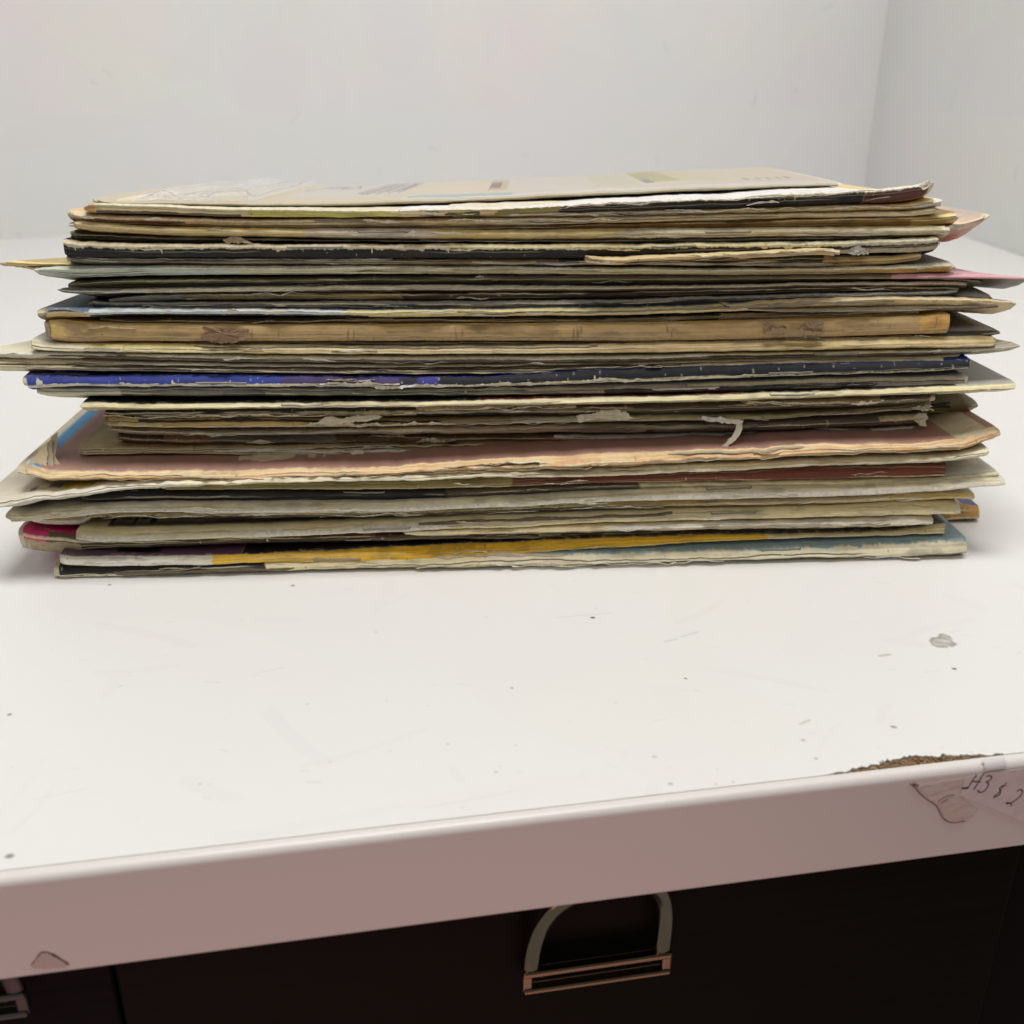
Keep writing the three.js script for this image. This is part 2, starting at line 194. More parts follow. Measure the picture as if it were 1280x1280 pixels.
  const pull = (name, label, at, mat, mat2) => {
    const h = thing(name, label, 'drawer pull', at);
    const loc = (g) => g.applyMatrix4(frame);                                       // local axes: along the drawer, up, out of it
    const bandPath = []; for (let i = 0; i <= 40; i++) { const q = Math.PI * i / 40; const c = Math.cos(q), s = Math.sin(q); bandPath.push([-Math.sign(c) * Math.pow(Math.abs(c), 0.8) * (w / 2 - 0.0020), Math.pow(s, 0.85) * w * 0.98 + 0.0005, 0.0016 + 0.011 * Math.pow(s, 1.3)]); }
    const pos = [], idx = [], bw = 0.0018, bt = 0.0009;
    bandPath.forEach(([x, y, z], i) => { const p = bandPath[Math.max(0, i - 1)], n = bandPath[Math.min(40, i + 1)], tx1 = n[0] - p[0], ty = n[1] - p[1], l = Math.hypot(tx1, ty) || 1, nx = -ty / l, ny = tx1 / l; for (let k = 0; k < 12; k++) { const q = k / 12 * Math.PI * 2, u = bw * Math.sign(Math.cos(q)) * Math.pow(Math.abs(Math.cos(q)), 0.7), v = bt * Math.sin(q); pos.push(x + nx * u, y + ny * u, z + v); } if (i < 40) for (let k = 0; k < 12; k++) { const a0 = i * 12 + k, a1 = i * 12 + (k + 1) % 12; idx.push(a0, a1, a0 + 12, a1, a1 + 12, a0 + 12); } });
    const bg = new THREE.BufferGeometry(); bg.setAttribute('position', new THREE.Float32BufferAttribute(pos, 3)); bg.setIndex(idx); bg.computeVertexNormals();
    mesh('bail_ring', loc(bg), mat, h);
    mesh('hinge_bar', loc(new RoundedBoxGeometry(w, 0.0016, 0.0022, 3, 0.0005).translate(0, 0.0016, 0.002)), mat2, h);
    mesh('lower_rail', loc(new RoundedBoxGeometry(w * 0.99, 0.0014, 0.0024, 3, 0.0005).translate(0, -0.0030, 0.0022)), mat2, h);
    for (const s of [-1, 1]) mesh('end_lug', loc(new RoundedBoxGeometry(0.0024, 0.0056, 0.002, 3, 0.0006).translate(s * (w / 2 - 0.0011), -0.0008, 0.0019)), mat2, h);
    for (const s of [-1, 1]) mesh('screw_head', loc(new THREE.SphereGeometry(0.0009, 12, 8).scale(1, 1, 0.5).translate(s * (w / 2 - 0.0046), -0.0008, 0.0009)), mat2, h);
    mesh('back_plate', loc(new RoundedBoxGeometry(w * 0.97, 0.0052, 0.0006, 2, 0.0002).translate(0, -0.0008, 0.0003)), mat2, h);
    return h;
  };
  pull('drawer_pull', 'antique brass ring pull on the dark drawer front below the table', mid.clone(), brass, rail);
  const RL = onDrawer(38, 1238, REC - 0.002); pull('drawer_pull', 'grey ring pull cut off by the lower left corner', RL.addScaledVector(edgeDir, -w / 2), steel, steel);

  // walls
  const wallMap = (seed) => { const c = document.createElement('canvas'); c.width = 2048; c.height = 1024; const g = c.getContext('2d'); g.fillStyle = 'rgb(224,224,224)'; g.fillRect(0, 0, 2048, 1024); const r = rng(seed);
    for (let i = 0; i < 260; i++) { g.fillStyle = `rgba(${208 + r() * 30 | 0},${205 + r() * 30 | 0},${200 + r() * 30 | 0},0.06)`; g.beginPath(); g.ellipse(r() * 2048, r() * 1024, 30 + r() * 180, 20 + r() * 120, r() * 3, 0, 7); g.fill(); }
    for (let i = 0; i < 90; i++) { const x = r() * 2048, y = r() * 1024, a = r() * 6.3, l = 4 + r() * 26; g.strokeStyle = `rgba(150,146,142,${0.08 + r() * 0.2})`; g.lineWidth = 1 + r() * 2; g.lineCap = 'round'; g.beginPath(); g.moveTo(x, y); g.quadraticCurveTo(x + Math.cos(a) * l * 0.6 + r() * 6, y + Math.sin(a) * l * 0.6, x + Math.cos(a) * l, y + Math.sin(a) * l); g.stroke(); }
    const t = new THREE.CanvasTexture(c); t.colorSpace = THREE.SRGBColorSpace; t.wrapS = t.wrapT = THREE.RepeatWrapping; return t; };
  const wallBump = dataTexture(256, 256, (x, y) => { const n = fbm(x * 0.04, y * 0.04, 71) * 0.6 + 0.4 * noise(x * 0.35, y * 0.35, 72); return [n, n, n]; }, true); wallBump.wrapS = wallBump.wrapT = THREE.MirroredRepeatWrapping; wallBump.repeat.set(3, 2);
  const wall = (name, from, dir, l0, l1, seed) => {
    const g = new THREE.BoxGeometry(l1 - l0, 2.6, 0.1, 1, 1, 1), up = new THREE.Vector3(0, 1, 0), n = new THREE.Vector3().crossVectors(dir, up); // n points to the room or away from it
    if (n.dot(new THREE.Vector3(0, 0, -0.3).sub(from)) < 0) n.negate();
    const p = g.attributes.position, uv = g.attributes.uv; for (let i = 0; i < p.count; i++) uv.setXY(i, p.getX(i) / 1.2, p.getY(i) / 0.6);
    const m = new THREE.Matrix4().makeBasis(dir, up, n); if (m.determinant() < 0) m.makeBasis(dir.clone().negate(), up, n);
    const w1 = mesh(name, g, new THREE.MeshStandardMaterial({ map: wallMap(seed), roughness: 0.85, bumpMap: wallBump, bumpScale: 0.00012 }));
    w1.applyMatrix4(m); w1.position.copy(from).addScaledVector(dir, (l0 + l1) / 2).addScaledVector(n, -0.05).setY(0.7 - 0.003); return tag(w1, null, null, null, 'structure');
  };
  tag(wall('wall_back', wallL, backDir, -1.3, wallC.distanceTo(wallL) + 0.1, 61), 'white painted wall behind the stack of magazines', 'wall');
  tag(wall('wall_right', wallC, sideDir, -0.003, 1.0, 62), 'white painted side wall meeting the back wall at right', 'wall');
}

// ---------------------------------------------------------------- the pile of magazines
// Each spine was measured at several places of its length: column px of the photograph, upper and lower edge of the spine there, and how many
// millimetres it stands back from the foremost spine. From these come real positions on the table.
const zL = atY(75, 724, 0).z, zR = atY(1212, 699, 0).z, zFront = (px) => lerp(zL, zR, (px - 75) / (1212 - 75));
const SKEW = -(zR - zL) / (atY(1212, 699, 0).x - atY(75, 724, 0).x) * -1;                        // sideways drift of a sheet per metre of depth
const sag = (x, d) => 1 - lerp(0.128, 0.078, clamp((x + 0.13) / 0.26, 0, 1)) * Math.pow(Math.max(d, 0) / 0.175, 1.15);   // the pile is thinner away from the spines
function curve(pts, k) {                                                                          // smooth curve through column k of the measurements
  const n = pts.length, m = pts.map((p, i) => { const a = pts[Math.max(0, i - 1)], b = pts[Math.min(n - 1, i + 1)]; return (b[k] - a[k]) / (b[0] - a[0]); });
  return (x) => { let i = 0; while (i < n - 2 && x > pts[i + 1][0]) i++; const a = pts[i], b = pts[i + 1], h = b[0] - a[0], t = (x - a[0]) / h, s = clamp(t, 0, 1);
    return (2 * s ** 3 - 3 * s ** 2 + 1) * a[k] + (s ** 3 - 2 * s ** 2 + s) * h * m[i] * 0.6 + (-2 * s ** 3 + 3 * s ** 2) * b[k] + (s ** 3 - s ** 2) * h * m[i + 1] * 0.6; };
}
const stackTops = [];                                                                              // [x, top] profiles of what lies below
function topAt(x) { let t = null; for (const s of stackTops) { if (x < s.x[0] || x > s.x[s.x.length - 1]) continue; let i = 0; while (i < s.x.length - 2 && x > s.x[i + 1]) i++; const y = lerp(s.y[i], s.y[i + 1], clamp((x - s.x[i]) / (s.x[i + 1] - s.x[i]), 0, 1)); if (t === null || y > t) t = y; } return t; }

const pageMats = [[0.60, 0.51, 0.36], [0.66, 0.60, 0.47], [0.44, 0.37, 0.25], [0.68, 0.65, 0.56], [0.32, 0.27, 0.19]].map((c, i) => new THREE.MeshStandardMaterial({ roughness: 0.9, side: THREE.DoubleSide,
  map: dataTexture(64, 64, (x, y) => { const l = 0.78 + 0.3 * noise(x * 0.05, y * 0.9, 300 + i) + 0.12 * noise(x * 0.3, y * 0.3, 310 + i); return c.map((v) => Math.min(0.8, v * l)); }) }));
pageMats.forEach((m) => { m.map.wrapS = m.map.wrapT = THREE.RepeatWrapping; });
const fibre = dataTexture(128, 128, (x, y) => { const n = 0.82 + 0.22 * fbm(x * 0.12, y * 0.16, 401) - 0.22 * smooth(0.66, 0.8, fbm(x * 0.07, y * 0.09, 403)); return [n, n * 0.985, n * 0.95].map((v) => Math.min(1, v)); }); fibre.wrapS = fibre.wrapT = THREE.MirroredRepeatWrapping;
const paperCream = new THREE.MeshStandardMaterial({ color: new THREE.Color().setRGB(0.82, 0.77, 0.63), map: fibre, roughness: 0.9, side: THREE.DoubleSide });
const paperWhite = new THREE.MeshStandardMaterial({ color: new THREE.Color().setRGB(0.86, 0.84, 0.79), map: fibre, roughness: 0.85, side: THREE.DoubleSide });
const paperTan = new THREE.MeshStandardMaterial({ color: new THREE.Color().setRGB(0.66, 0.54, 0.36), map: fibre, roughness: 0.9, side: THREE.DoubleSide });
const bookBoard = new THREE.MeshStandardMaterial({ color: new THREE.Color().setRGB(0.36, 0.24, 0.14), roughness: 0.85, side: THREE.DoubleSide });
const coverWear = [[0.05, 0.042, 0.034], [0.15, 0.115, 0.075], [0.28, 0.24, 0.17], [0.56, 0.49, 0.34]].map((c) => new THREE.MeshStandardMaterial({ color: new THREE.Color().setRGB(...c), map: fibre, roughness: 0.75, side: THREE.DoubleSide }));
const stapleMat = new THREE.MeshStandardMaterial({ color: new THREE.Color().setRGB(0.30, 0.28, 0.25), metalness: 0.7, roughness: 0.5 });

function planarUV(g) { const p = g.attributes.position, uv = new Float32Array(p.count * 2); for (let i = 0; i < p.count; i++) { uv[i * 2] = p.getX(i) * 45; uv[i * 2 + 1] = (p.getY(i) + p.getZ(i)) * 60; } g.setAttribute('uv', new THREE.BufferAttribute(uv, 2)); return g; }
// a folded sheet or cover: outer and inner skin round a fold, closed at its ends. row(i) gives the section there
function foldedSheet(rows, thick, vOf) {
  const P = rows[0].out.length, n = rows.length, pos = [], uv = [], idx = [];
  rows.forEach((r) => { for (const side of [r.out, r.inn]) side.forEach((p, k) => { pos.push(p[0], p[1], p[2]); uv.push(r.u, vOf(k)); }); });
  const at = (i, s, k) => i * 2 * P + s * P + k;
  for (let i = 0; i < n - 1; i++) {
    for (let k = 0; k < P - 1; k++) { idx.push(at(i, 0, k), at(i + 1, 0, k), at(i, 0, k + 1), at(i + 1, 0, k), at(i + 1, 0, k + 1), at(i, 0, k + 1)); idx.push(at(i, 1, k), at(i, 1, k + 1), at(i + 1, 1, k), at(i + 1, 1, k), at(i, 1, k + 1), at(i + 1, 1, k + 1)); }
    for (const k of [0, P - 1]) idx.push(at(i, 0, k), at(i, 1, k), at(i + 1, 0, k), at(i + 1, 0, k), at(i, 1, k), at(i + 1, 1, k));
  }
  for (const i of [0, n - 1]) for (let k = 0; k < P - 1; k++) idx.push(at(i, 0, k), at(i, 1, k), at(i, 0, k + 1), at(i, 0, k + 1), at(i, 1, k), at(i, 1, k + 1));
  const g = new THREE.BufferGeometry(); g.setAttribute('position', new THREE.Float32BufferAttribute(pos, 3)); g.setAttribute('uv', new THREE.Float32BufferAttribute(uv, 2)); g.setIndex(idx); g.computeVertexNormals(); return g;
}
const DEPTHS = [1, 0.72, 0.45, 0.25, 0.14, 0.07, 0.03], ARC = 11, ARCQ = [0, 0.12, 0.24, 0.36, 0.44, 0.5, 0.56, 0.64, 0.76, 0.88, 1];
const NOSE = { 1: 0.28, 2: 0.2, 4: 0.5, 5: 0.34, 8: 0.32, 10: 0.2, 11: 0.55, 12: 0.6, 13: 0.22, 16: 0.3, 20: 0.5, 22: 0.3, 25: 0.78, 28: 0.5, 34: 0.72, 37: 0.8, 41: 0.78, 44: 0.62, 46: 0.72, 48: 0.82 };
function noseAt(o, px) { const n = NOSE[o.seed] ?? [0.76, 0.3, 0.68, 0.8, 0.58][o.seed % 5]; return clamp(n + (fbm(px * 0.009, 6, o.seed + 71) - 0.5) * (o.plain ? 0.12 : 0.4), 0.14, 0.86); }   // height of the crease, 0 below to 1 above
const recede = (q, n, o) => Math.pow(Math.abs(q - n) / (q < n ? n : 1 - n), o.plain ? 1.9 : 1.35);
function makeMagazine(o) {
  const S = o.seed, R = rng(S * 977 + 11), x0 = o.pts[0][0], x1 = o.pts[o.pts.length - 1][0], W = o.depth ?? 0.172, setOf = o.set;
  const pts = o.pts.map((p) => [p[0], p[1], p[2], p[3] ?? (Array.isArray(setOf) ? lerp(setOf[0], setOf[1], (p[0] - x0) / (x1 - x0)) : setOf)]);
  const fT = curve(pts, 1), fB = curve(pts, 2), fS = curve(pts, 3), amp = o.rough ?? 1, sk = Array.isArray(o.skew) ? o.skew : [o.skew ?? 0, o.skew ?? 0];
  const droop = (px, d) => { const [l, r] = o.droop ?? [0, 0]; return -d * (l * (1 - smooth(0, 110, px - x0)) + r * (1 - smooth(0, 110, x1 - px))); };   // free ends hang down behind
  const curlL = o.flat ? 0 : (R() * 1.3 - 0.45) * 0.001, curlR = o.flat ? 0 : (R() * 1.3 - 0.45) * 0.001, cornerL = (0.4 + R() * 1.3) * 0.001, cornerR = (0.4 + R() * 1.3) * 0.001;
  const section = (px) => {
    const z = zFront(px) - fS(px) * 0.001, n1 = (fbm(px * 0.021, 1.5, S) - 0.5) * 0.0011 * amp, n2 = (fbm(px * 0.021, 7.5, S + 3) - 0.5) * 0.0009 * amp;
    const fine = (noise(px * 0.23, 0.5, S + 5) - 0.5) * 0.00026 * amp, a = atZ(px, fT(px), z), b = atZ(px, fB(px), z);
    let yt = a.y + n1 * 0.5 + fine, yb = b.y + n2 * 0.5 - fine * 0.5; const cl = Math.max(0, 1 - (px - x0) / 46) ** 2 * curlL + Math.max(0, 1 - (x1 - px) / 46) ** 2 * curlR; yt += cl; yb += cl; if (o.flat) yb = Math.max(yb, 0.0002); if (yt - yb < 0.0006) yt = yb + 0.0006;
    const x = (a.x + b.x) / 2, set = fS(px) * 0.001, g0 = sag(x, set), c = topAt(x); yt /= g0; yb /= g0; let yd = yb;
    if (c !== null) yd = Math.max(yb - 0.003, c + 0.0001); if (o.flat) yd = 0.0002;
    return { px, x, set, g0, z: z - (fbm(px * 0.05, 3.5, S + 9) - 0.5) * 0.0012 * amp, yt, yb, yd, ydt: Math.max(yt - (o.collapse ?? 0) * 0.001, yd + 0.0005) };
  };
  const N = o.n ?? Math.max(16, Math.round((x1 - x0) / 6)), secs = []; for (let i = 0; i <= N; i++) secs.push(section(lerp(x0, x1, i / N)));
  const mid = secs[N >> 1], base = new THREE.Vector3(mid.x, Math.max(0, Math.min(...secs.map((s) => s.yb))), mid.z);
  const g = thing('magazine', o.label, o.category ?? 'magazine', base, 'old magazines and comics piled on the white table');
  // one skin of the fold, inset by t from the outside
  const skin = (s, inset, bulge, end, w) => {
    const out = [], h = (s.yt - s.yb) / 2, yc = (s.yt + s.yb) / 2, hy = Math.max(h - inset, 0.00008), bb = Math.max(bulge - inset * 0.7, 0.00006), lift = o.curl ? o.curl(s.px) : null;
    const put = (d, yF, yD) => { const q = smooth(bulge, 0.009, d), y = lerp(yF, yD, q) * sag(s.x, d + s.set) + (lift ? lift(d) : 0); const rc = (1 - Math.min(1, d / 0.0045)) ** 2; out.push([s.x + (s.px - x0 < 0.5 ? rc * cornerL : x1 - s.px < 0.5 ? -rc * cornerR : 0) + (SKEW + lerp(sk[0], sk[1], (s.px - x0) / (x1 - x0))) * d + end - base.x, y + droop(s.px, d) - base.y, s.z - d - base.z]); };
    for (const f of DEPTHS) put(Math.max(f * w, bulge), yc - hy, s.yd + inset);
    const nq = noseAt(o, s.px); for (let k = 0; k < ARC; k++) { const f = ARCQ[k], q = f < 0.5 ? nq * f * 2 : nq + (1 - nq) * (f - 0.5) * 2; const d = bulge - bb + bb * recede(q, nq, o), y = yc + hy * (2 * q - 1); put(d + 1e-7, y, y); }
    for (const f of [...DEPTHS].reverse()) put(Math.max(f * w, bulge), yc + hy, Math.max(s.ydt, s.yd + 2 * inset + 0.0002) - inset);
    return out;
  };
  const nP = DEPTHS.length, PV = nP * 2 + ARC, vOf = (k) => (k < nP ? 0.25 - 0.25 * Math.sqrt(DEPTHS[k]) : k < nP + ARC ? 0.25 + 0.5 * ARCQ[k - nP] : 0.75 + 0.25 * Math.sqrt(DEPTHS[PV - 1 - k]));
  const ct = o.cover?.thick ?? 0.00022, bul = (s) => clamp((s.yt - s.yb) * (o.round ?? 0.85), 0.0004, 0.0034);
  const rows = secs.map((s, i) => ({ u: i / N, out: skin(s, 0, bul(s), 0, W), inn: skin(s, ct, bul(s), 0, W) }));
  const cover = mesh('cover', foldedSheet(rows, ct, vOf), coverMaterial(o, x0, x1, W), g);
  // folded bundles of pages inside, each a little longer or shorter than the next
  const nb = o.pages ?? 3, ends = o.ends ?? [1, 1], M = Math.max(10, N >> 1);
  for (let j = 0; j < nb; j++) {
    const eL = (R() * 2 - 0.9) * 6 * ends[0], eR = (R() * 2 - 0.9) * 6 * ends[1], pr = [], mat = pageMats[(o.paper ?? 1) === 9 ? (j + S) % 5 : (R() < 0.75 ? (o.paper ?? 1) : (S + j) % 4)];
    for (let i = 0; i <= M; i++) { const px = lerp(x0, x1, i / M), s = section(px), th = s.yt - s.yb, t0 = ct + 0.00008 + (th / 2 - ct - 0.0001) * (j / nb), t1 = t0 + (th / 2) / nb * 0.8, e = lerp(-eL, eR, i / M) * 0.00022 * smooth(0.2, 0.5, Math.abs(i / M - 0.5)); const w = W * (0.985 - 0.02 * R()); if (th < 0.0011 && j) continue; pr.push({ u: px / 60, out: skin(s, t0, bul(s), e, W * 0.99), inn: skin(s, Math.max(t1, t0 + 0.00006), bul(s), e, W * 0.99) }); }
    if (pr.length > 4) mesh('page_bundle', foldedSheet(pr, 0.0002, (k) => k * 0.11 + j * 0.3), mat, g);
  }
  // staples through the fold
  for (const [a, b, q] of o.staples ?? []) {
    const sp = []; for (let i = 0; i <= 6; i++) { const px = lerp(a, b, i / 6), s = section(px), h = (s.yt - s.yb) / 2, sn = clamp((q - 0.5) * 2, -0.98, 0.98); sp.push(new THREE.Vector3(s.x - base.x, ((s.yt + s.yb) / 2 + h * sn) * s.g0 - base.y, s.z - bul(s) * recede(sn / 2 + 0.5, noseAt(o, s.px), o) + 0.00018 - base.z)); }
    sp.unshift(sp[0].clone().add(new THREE.Vector3(-0.00015, 0.00004, -0.0009))); sp.push(sp[sp.length - 1].clone().add(new THREE.Vector3(0.00015, 0.00004, -0.0009)));
    mesh('staple', new THREE.TubeGeometry(new THREE.CatmullRomCurve3(sp, false, 'catmullrom', 0.1), 28, 0.00026, 6), stapleMat, g);
  }
  // folds of inner pages pushed out past the worn cover
  for (let q = 0, k = o.folds ?? 1 + Math.floor(R() * 3); q < k; q++) {
    const len = 90 + R() * Math.min(520, (x1 - x0) * 0.6), a = lerp(x0 + 8, Math.max(x0 + 9, x1 - len - 8), R()), b = Math.min(a + len, x1 - 6), qc = 0.2 + 0.65 * R(), cols = Math.max(8, Math.round((b - a) / 7)), pos = [], idx = [], sd = Math.round(S * 53 + q * 17), outBy = 0.0002 + 0.0006 * R(), hh0 = 0.1 + 0.12 * R();
    for (let i = 0; i <= cols; i++) { const px = lerp(a, b, i / cols), s = section(px), h = (s.yt - s.yb) / 2, sn = clamp((qc - 0.5 + (fbm(px * 0.012, 2, sd) - 0.5) * 0.3) * 2, -0.85, 0.85), hh = Math.max(0.00018, h * 2 * hh0 * (0.5 + noise(px * 0.03, 6, sd))), z = s.z - bul(s) * recede(sn / 2 + 0.5, noseAt(o, s.px), o), e = Math.min(1, i / 2, (cols - i) / 2);
      for (let t = 0; t < 5; t++) { const w = -Math.PI / 2 + Math.PI * t / 4; pos.push(s.x - base.x, ((s.yt + s.yb) / 2 + h * sn) * s.g0 + hh * Math.sin(w) + (noise(px * 0.2, t, sd) - 0.5) * 0.00018 - base.y, z - 0.0004 + (0.0004 + outBy * e * (0.5 + noise(px * 0.05, 9, sd))) * Math.cos(w) - base.z); if (i < cols && t < 4) { const c = i * 5 + t; idx.push(c, c + 5, c + 1, c + 5, c + 6, c + 1); } } }
    const eg = new THREE.BufferGeometry(); eg.setAttribute('position', new THREE.Float32BufferAttribute(pos, 3)); eg.setIndex(idx); eg.computeVertexNormals(); planarUV(eg);
    mesh('exposed_page', eg, R() < 0.5 ? pageMats[Math.floor(R() * 5)] : coverWear[Math.floor(R() * coverWear.length)], g);
  }
  for (let q = 0, k = Math.round((x1 - x0) / 150 * R() * (o.wear ?? 1)); q < k; q++) { const a = lerp(x0, x1 - 60, R()); (o.torn ??= []).push([a, a + 12 + R() * 60, 0.15 + 0.75 * R(), 0.2 + R() * 0.6, 0.2 + R() * 0.5, R() < 0.6 ? paperCream : paperWhite]); }
  // ragged torn paper along the fold: [from, to, place on the spine 0..1, height mm, lean mm]
  for (const [a, b, q, hmm, lean, m] of o.torn ?? []) {
    const k = Math.max(6, Math.round((b - a) / 3)), pos = [], idx = [], sd = Math.round(a * 7 + S);
    for (let i = 0; i <= k; i++) { const px = lerp(a, b, i / k), s = section(px), h = (s.yt - s.yb) / 2, sn = clamp((q - 0.5) * 2, -0.97, 0.97), fade = Math.pow(Math.sin(Math.PI * clamp(i / k, 0.02, 0.98)), 0.35);
      const y = ((s.yt + s.yb) / 2 + h * sn) * s.g0 + (noise(px * 0.06, 2, sd) - 0.5) * 0.0008, z = s.z - bul(s) * recede(sn / 2 + 0.5, noseAt(o, s.px), o), up = hmm * 0.0008 * fade * (0.35 + 1.1 * fbm(px * 0.12, 5, sd) + (noise(px * 0.6, 9, sd) > 0.72 ? 0.6 : 0)), out = lean * 0.0022 * (0.4 + 1.1 * noise(px * 0.09, 3, sd));
      for (const [t, e] of [[0, 0], [0.5, 0.7], [1, 1]]) pos.push(s.x - base.x + (noise(px * 0.4, t * 4, sd + 2) - 0.5) * 0.0004 * t, y + up * (t - 0.4) - base.y, z + 0.0001 + out * e * (e > 0.8 ? 0.75 : 1) - base.z);
      if (i < k) for (let t = 0; t < 2; t++) { const c = i * 3 + t; idx.push(c, c + 3, c + 1, c + 3, c + 4, c + 1); } }
    const tg = new THREE.BufferGeometry(); tg.setAttribute('position', new THREE.Float32BufferAttribute(pos, 3)); tg.setIndex(idx); tg.computeVertexNormals(); planarUV(tg);
    mesh('torn_edge', tg, m ?? paperCream, g);
  }
  // loose bits: outline in columns and rows of the photograph, at a distance in front of this spine
  for (const f of o.flaps ?? []) {
    const cx = f.poly.reduce((t, p) => t + p[0], 0) / f.poly.length, z = zFront(cx) - fS(clamp(cx, x0, x1)) * 0.001 + (f.out ?? 0.7) * 0.001, v = f.poly.map(([px, py0]) => { const cy = f.poly.reduce((t, p) => t + p[1], 0) / f.poly.length, py = /crumpled|curl$/.test(f.name ?? '') && f.name !== 'paper_curl' ? cy + (py0 - cy) * 0.62 : py0, p = atZ(px, py, z); return new THREE.Vector2(p.x - base.x, p.y - base.y); });
    const fine = [], fr = rng(Math.round(cx * 13) + S);                                            // ragged outline, crumpled towards the middle
    v.forEach((p, i) => { const q = v[(i + 1) % v.length], k = Math.max(2, Math.ceil(p.distanceTo(q) / 0.0005)); for (let t = 0; t < k; t++) { const w = t / k, j = t ? 0.00046 : 0.0002; fine.push([lerp(p.x, q.x, w) + (fr() - 0.5) * j, lerp(p.y, q.y, w) + (fr() - 0.5) * j]); } });
    const y0 = Math.min(...v.map((q) => q.y)), xm = v.reduce((t, q) => t + q.x, 0) / v.length, ym = v.reduce((t, q) => t + q.y, 0) / v.length, fpos = [], fidx = [], n = fine.length, cr = (f.crumple ?? 0.5) * 0.001;
    const zAt = (x, y, k) => z - base.z + (f.tilt ?? -0.5) * (y - y0) + (f.turn ?? 0) * (x - xm) + (f.bend ?? 0) * (x - xm) ** 2 + (fbm(x * 900 + 50, y * 1300 + 50, S + 61) - 0.5) * cr * (k < 1 ? 2 : 1);
    const rings = f.strip ? [1] : [1, 0.72, 0.4];
    if (f.strip) { const tri = THREE.ShapeUtils.triangulateShape(fine.map((p) => new THREE.Vector2(p[0], p[1])), []); fine.forEach((p) => fpos.push(p[0], p[1], zAt(p[0], p[1], 1))); tri.forEach((t) => fidx.push(...t)); }
    else { rings.forEach((k) => fine.forEach((p) => { const x = xm + (p[0] - xm) * k, y = ym + (p[1] - ym) * k; fpos.push(x, y, zAt(x, y, k)); })); fpos.push(xm, ym, zAt(xm, ym, 0)); for (let q = 0; q < rings.length - 1; q++) for (let i = 0; i < n; i++) { const a0 = q * n + i, a1 = q * n + (i + 1) % n; fidx.push(a0, a1, a0 + n, a1, a1 + n, a0 + n); } const last = (rings.length - 1) * n; for (let i = 0; i < n; i++) fidx.push(last + i, last + (i + 1) % n, rings.length * n); }
    let fg = new THREE.BufferGeometry(); fg.setAttribute('position', new THREE.Float32BufferAttribute(fpos, 3)); fg.setIndex(fidx); if (!f.strip) fg = fg.toNonIndexed();
    fg.computeVertexNormals(); planarUV(fg); mesh(f.name ?? 'torn_flap', fg, f.mat ?? paperCream, g);
  }
  if (!o.skipTop) stackTops.push({ x: secs.map((s) => s.x), y: secs.map((s) => s.ydt) });
  o.debug = secs; return g;
}
// the printed front of the topmost magazine, faded: a pale sheet with worn patches of colour
function coverArt(o, x0, x1, W) {
  const c = document.createElement('canvas'); c.width = 2048; c.height = 1024; const g = c.getContext('2d'), r = rng(77);
  const X = (px) => (px - x0) / (x1 - x0) * 2048, V = (d) => (0.75 + 0.25 * Math.sqrt(d / (W * 1000))) * 1024, box = (a, b, d0, d1, col) => { g.fillStyle = col; g.fillRect(X(a), V(d0), X(b) - X(a), V(d1) - V(d0)); };
  g.fillStyle = 'rgb(212,202,170)'; g.fillRect(0, 0, 2048, 1024);
  box(500, 1060, 0, 165, 'rgb(222,216,210)'); box(500, 1060, 18, 21, 'rgb(196,184,180)'); box(500, 1060, 21, 165, 'rgb(218,210,188)');
  box(100, 500, 0, 165, 'rgb(216,206,174)'); box(330, 500, 30, 165, 'rgb(214,212,208)');
  box(505, 640, 8, 22, 'rgb(150,190,190)'); box(490, 605, 30, 165, 'rgb(222,212,184)'); box(605, 632, 40, 165, 'rgb(196,182,140)'); box(606, 622, 55, 110, 'rgb(120,100,96)');
  box(640, 752, 30, 165, 'rgb(212,208,196)'); box(752, 812, 26, 165, 'rgb(206,200,178)'); box(820, 870, 44, 165, 'rgb(176,172,112)'); box(822, 834, 40, 80, 'rgb(104,116,116)'); box(870, 925, 40, 165, 'rgb(206,200,160)'); box(925, 1060, 24, 165, 'rgb(214,204,180)');
  for (const px of [955, 972, 986, 1000, 1012]) box(px, px + 5, 34, 46, 'rgb(140,126,112)');
  g.lineCap = 'round'; const stroke = (pts, w) => { g.strokeStyle = 'rgba(70,64,78,0.75)'; g.lineWidth = w; g.beginPath(); pts.forEach(([px, d], i) => (i ? g.lineTo(X(px), V(d)) : g.moveTo(X(px), V(d)))); g.stroke(); };
  stroke([[332, 80], [352, 110], [380, 112], [378, 96]], 9); stroke([[388, 90], [394, 120], [402, 104]], 8);
  for (let i = 0; i < 9; i++) { const px = 425 + i * 7; stroke([[px, 40 + r() * 20], [px + 8 + r() * 6, 120 + r() * 30]], 5 + r() * 4); } stroke([[455, 140], [476, 145], [486, 110], [480, 70]], 8);
  for (let i = 0; i < 500; i++) { g.fillStyle = `rgba(${190 + r() * 50 | 0},${182 + r() * 46 | 0},${150 + r() * 60 | 0},0.16)`; g.beginPath(); g.ellipse(r() * 2048, 768 + r() * 256, 4 + r() * 70, 2 + r() * 10, 0, 0, 7); g.fill(); }
  for (let i = 0; i < 25; i++) { g.strokeStyle = `rgba(236,230,212,${0.2 + r() * 0.3})`; g.lineWidth = 1 + r() * 2; const x = r() * 2048, y = 780 + r() * 240; g.beginPath(); g.moveTo(x, y); g.lineTo(x + r() * 120 - 60, y + r() * 30 - 15); g.stroke(); }
  g.fillStyle = 'rgba(118,108,102,0.26)'; g.fillRect(0, 0, 2048, 1024);
  const t = new THREE.CanvasTexture(c); t.colorSpace = THREE.SRGBColorSpace; t.flipY = false; return t;
}
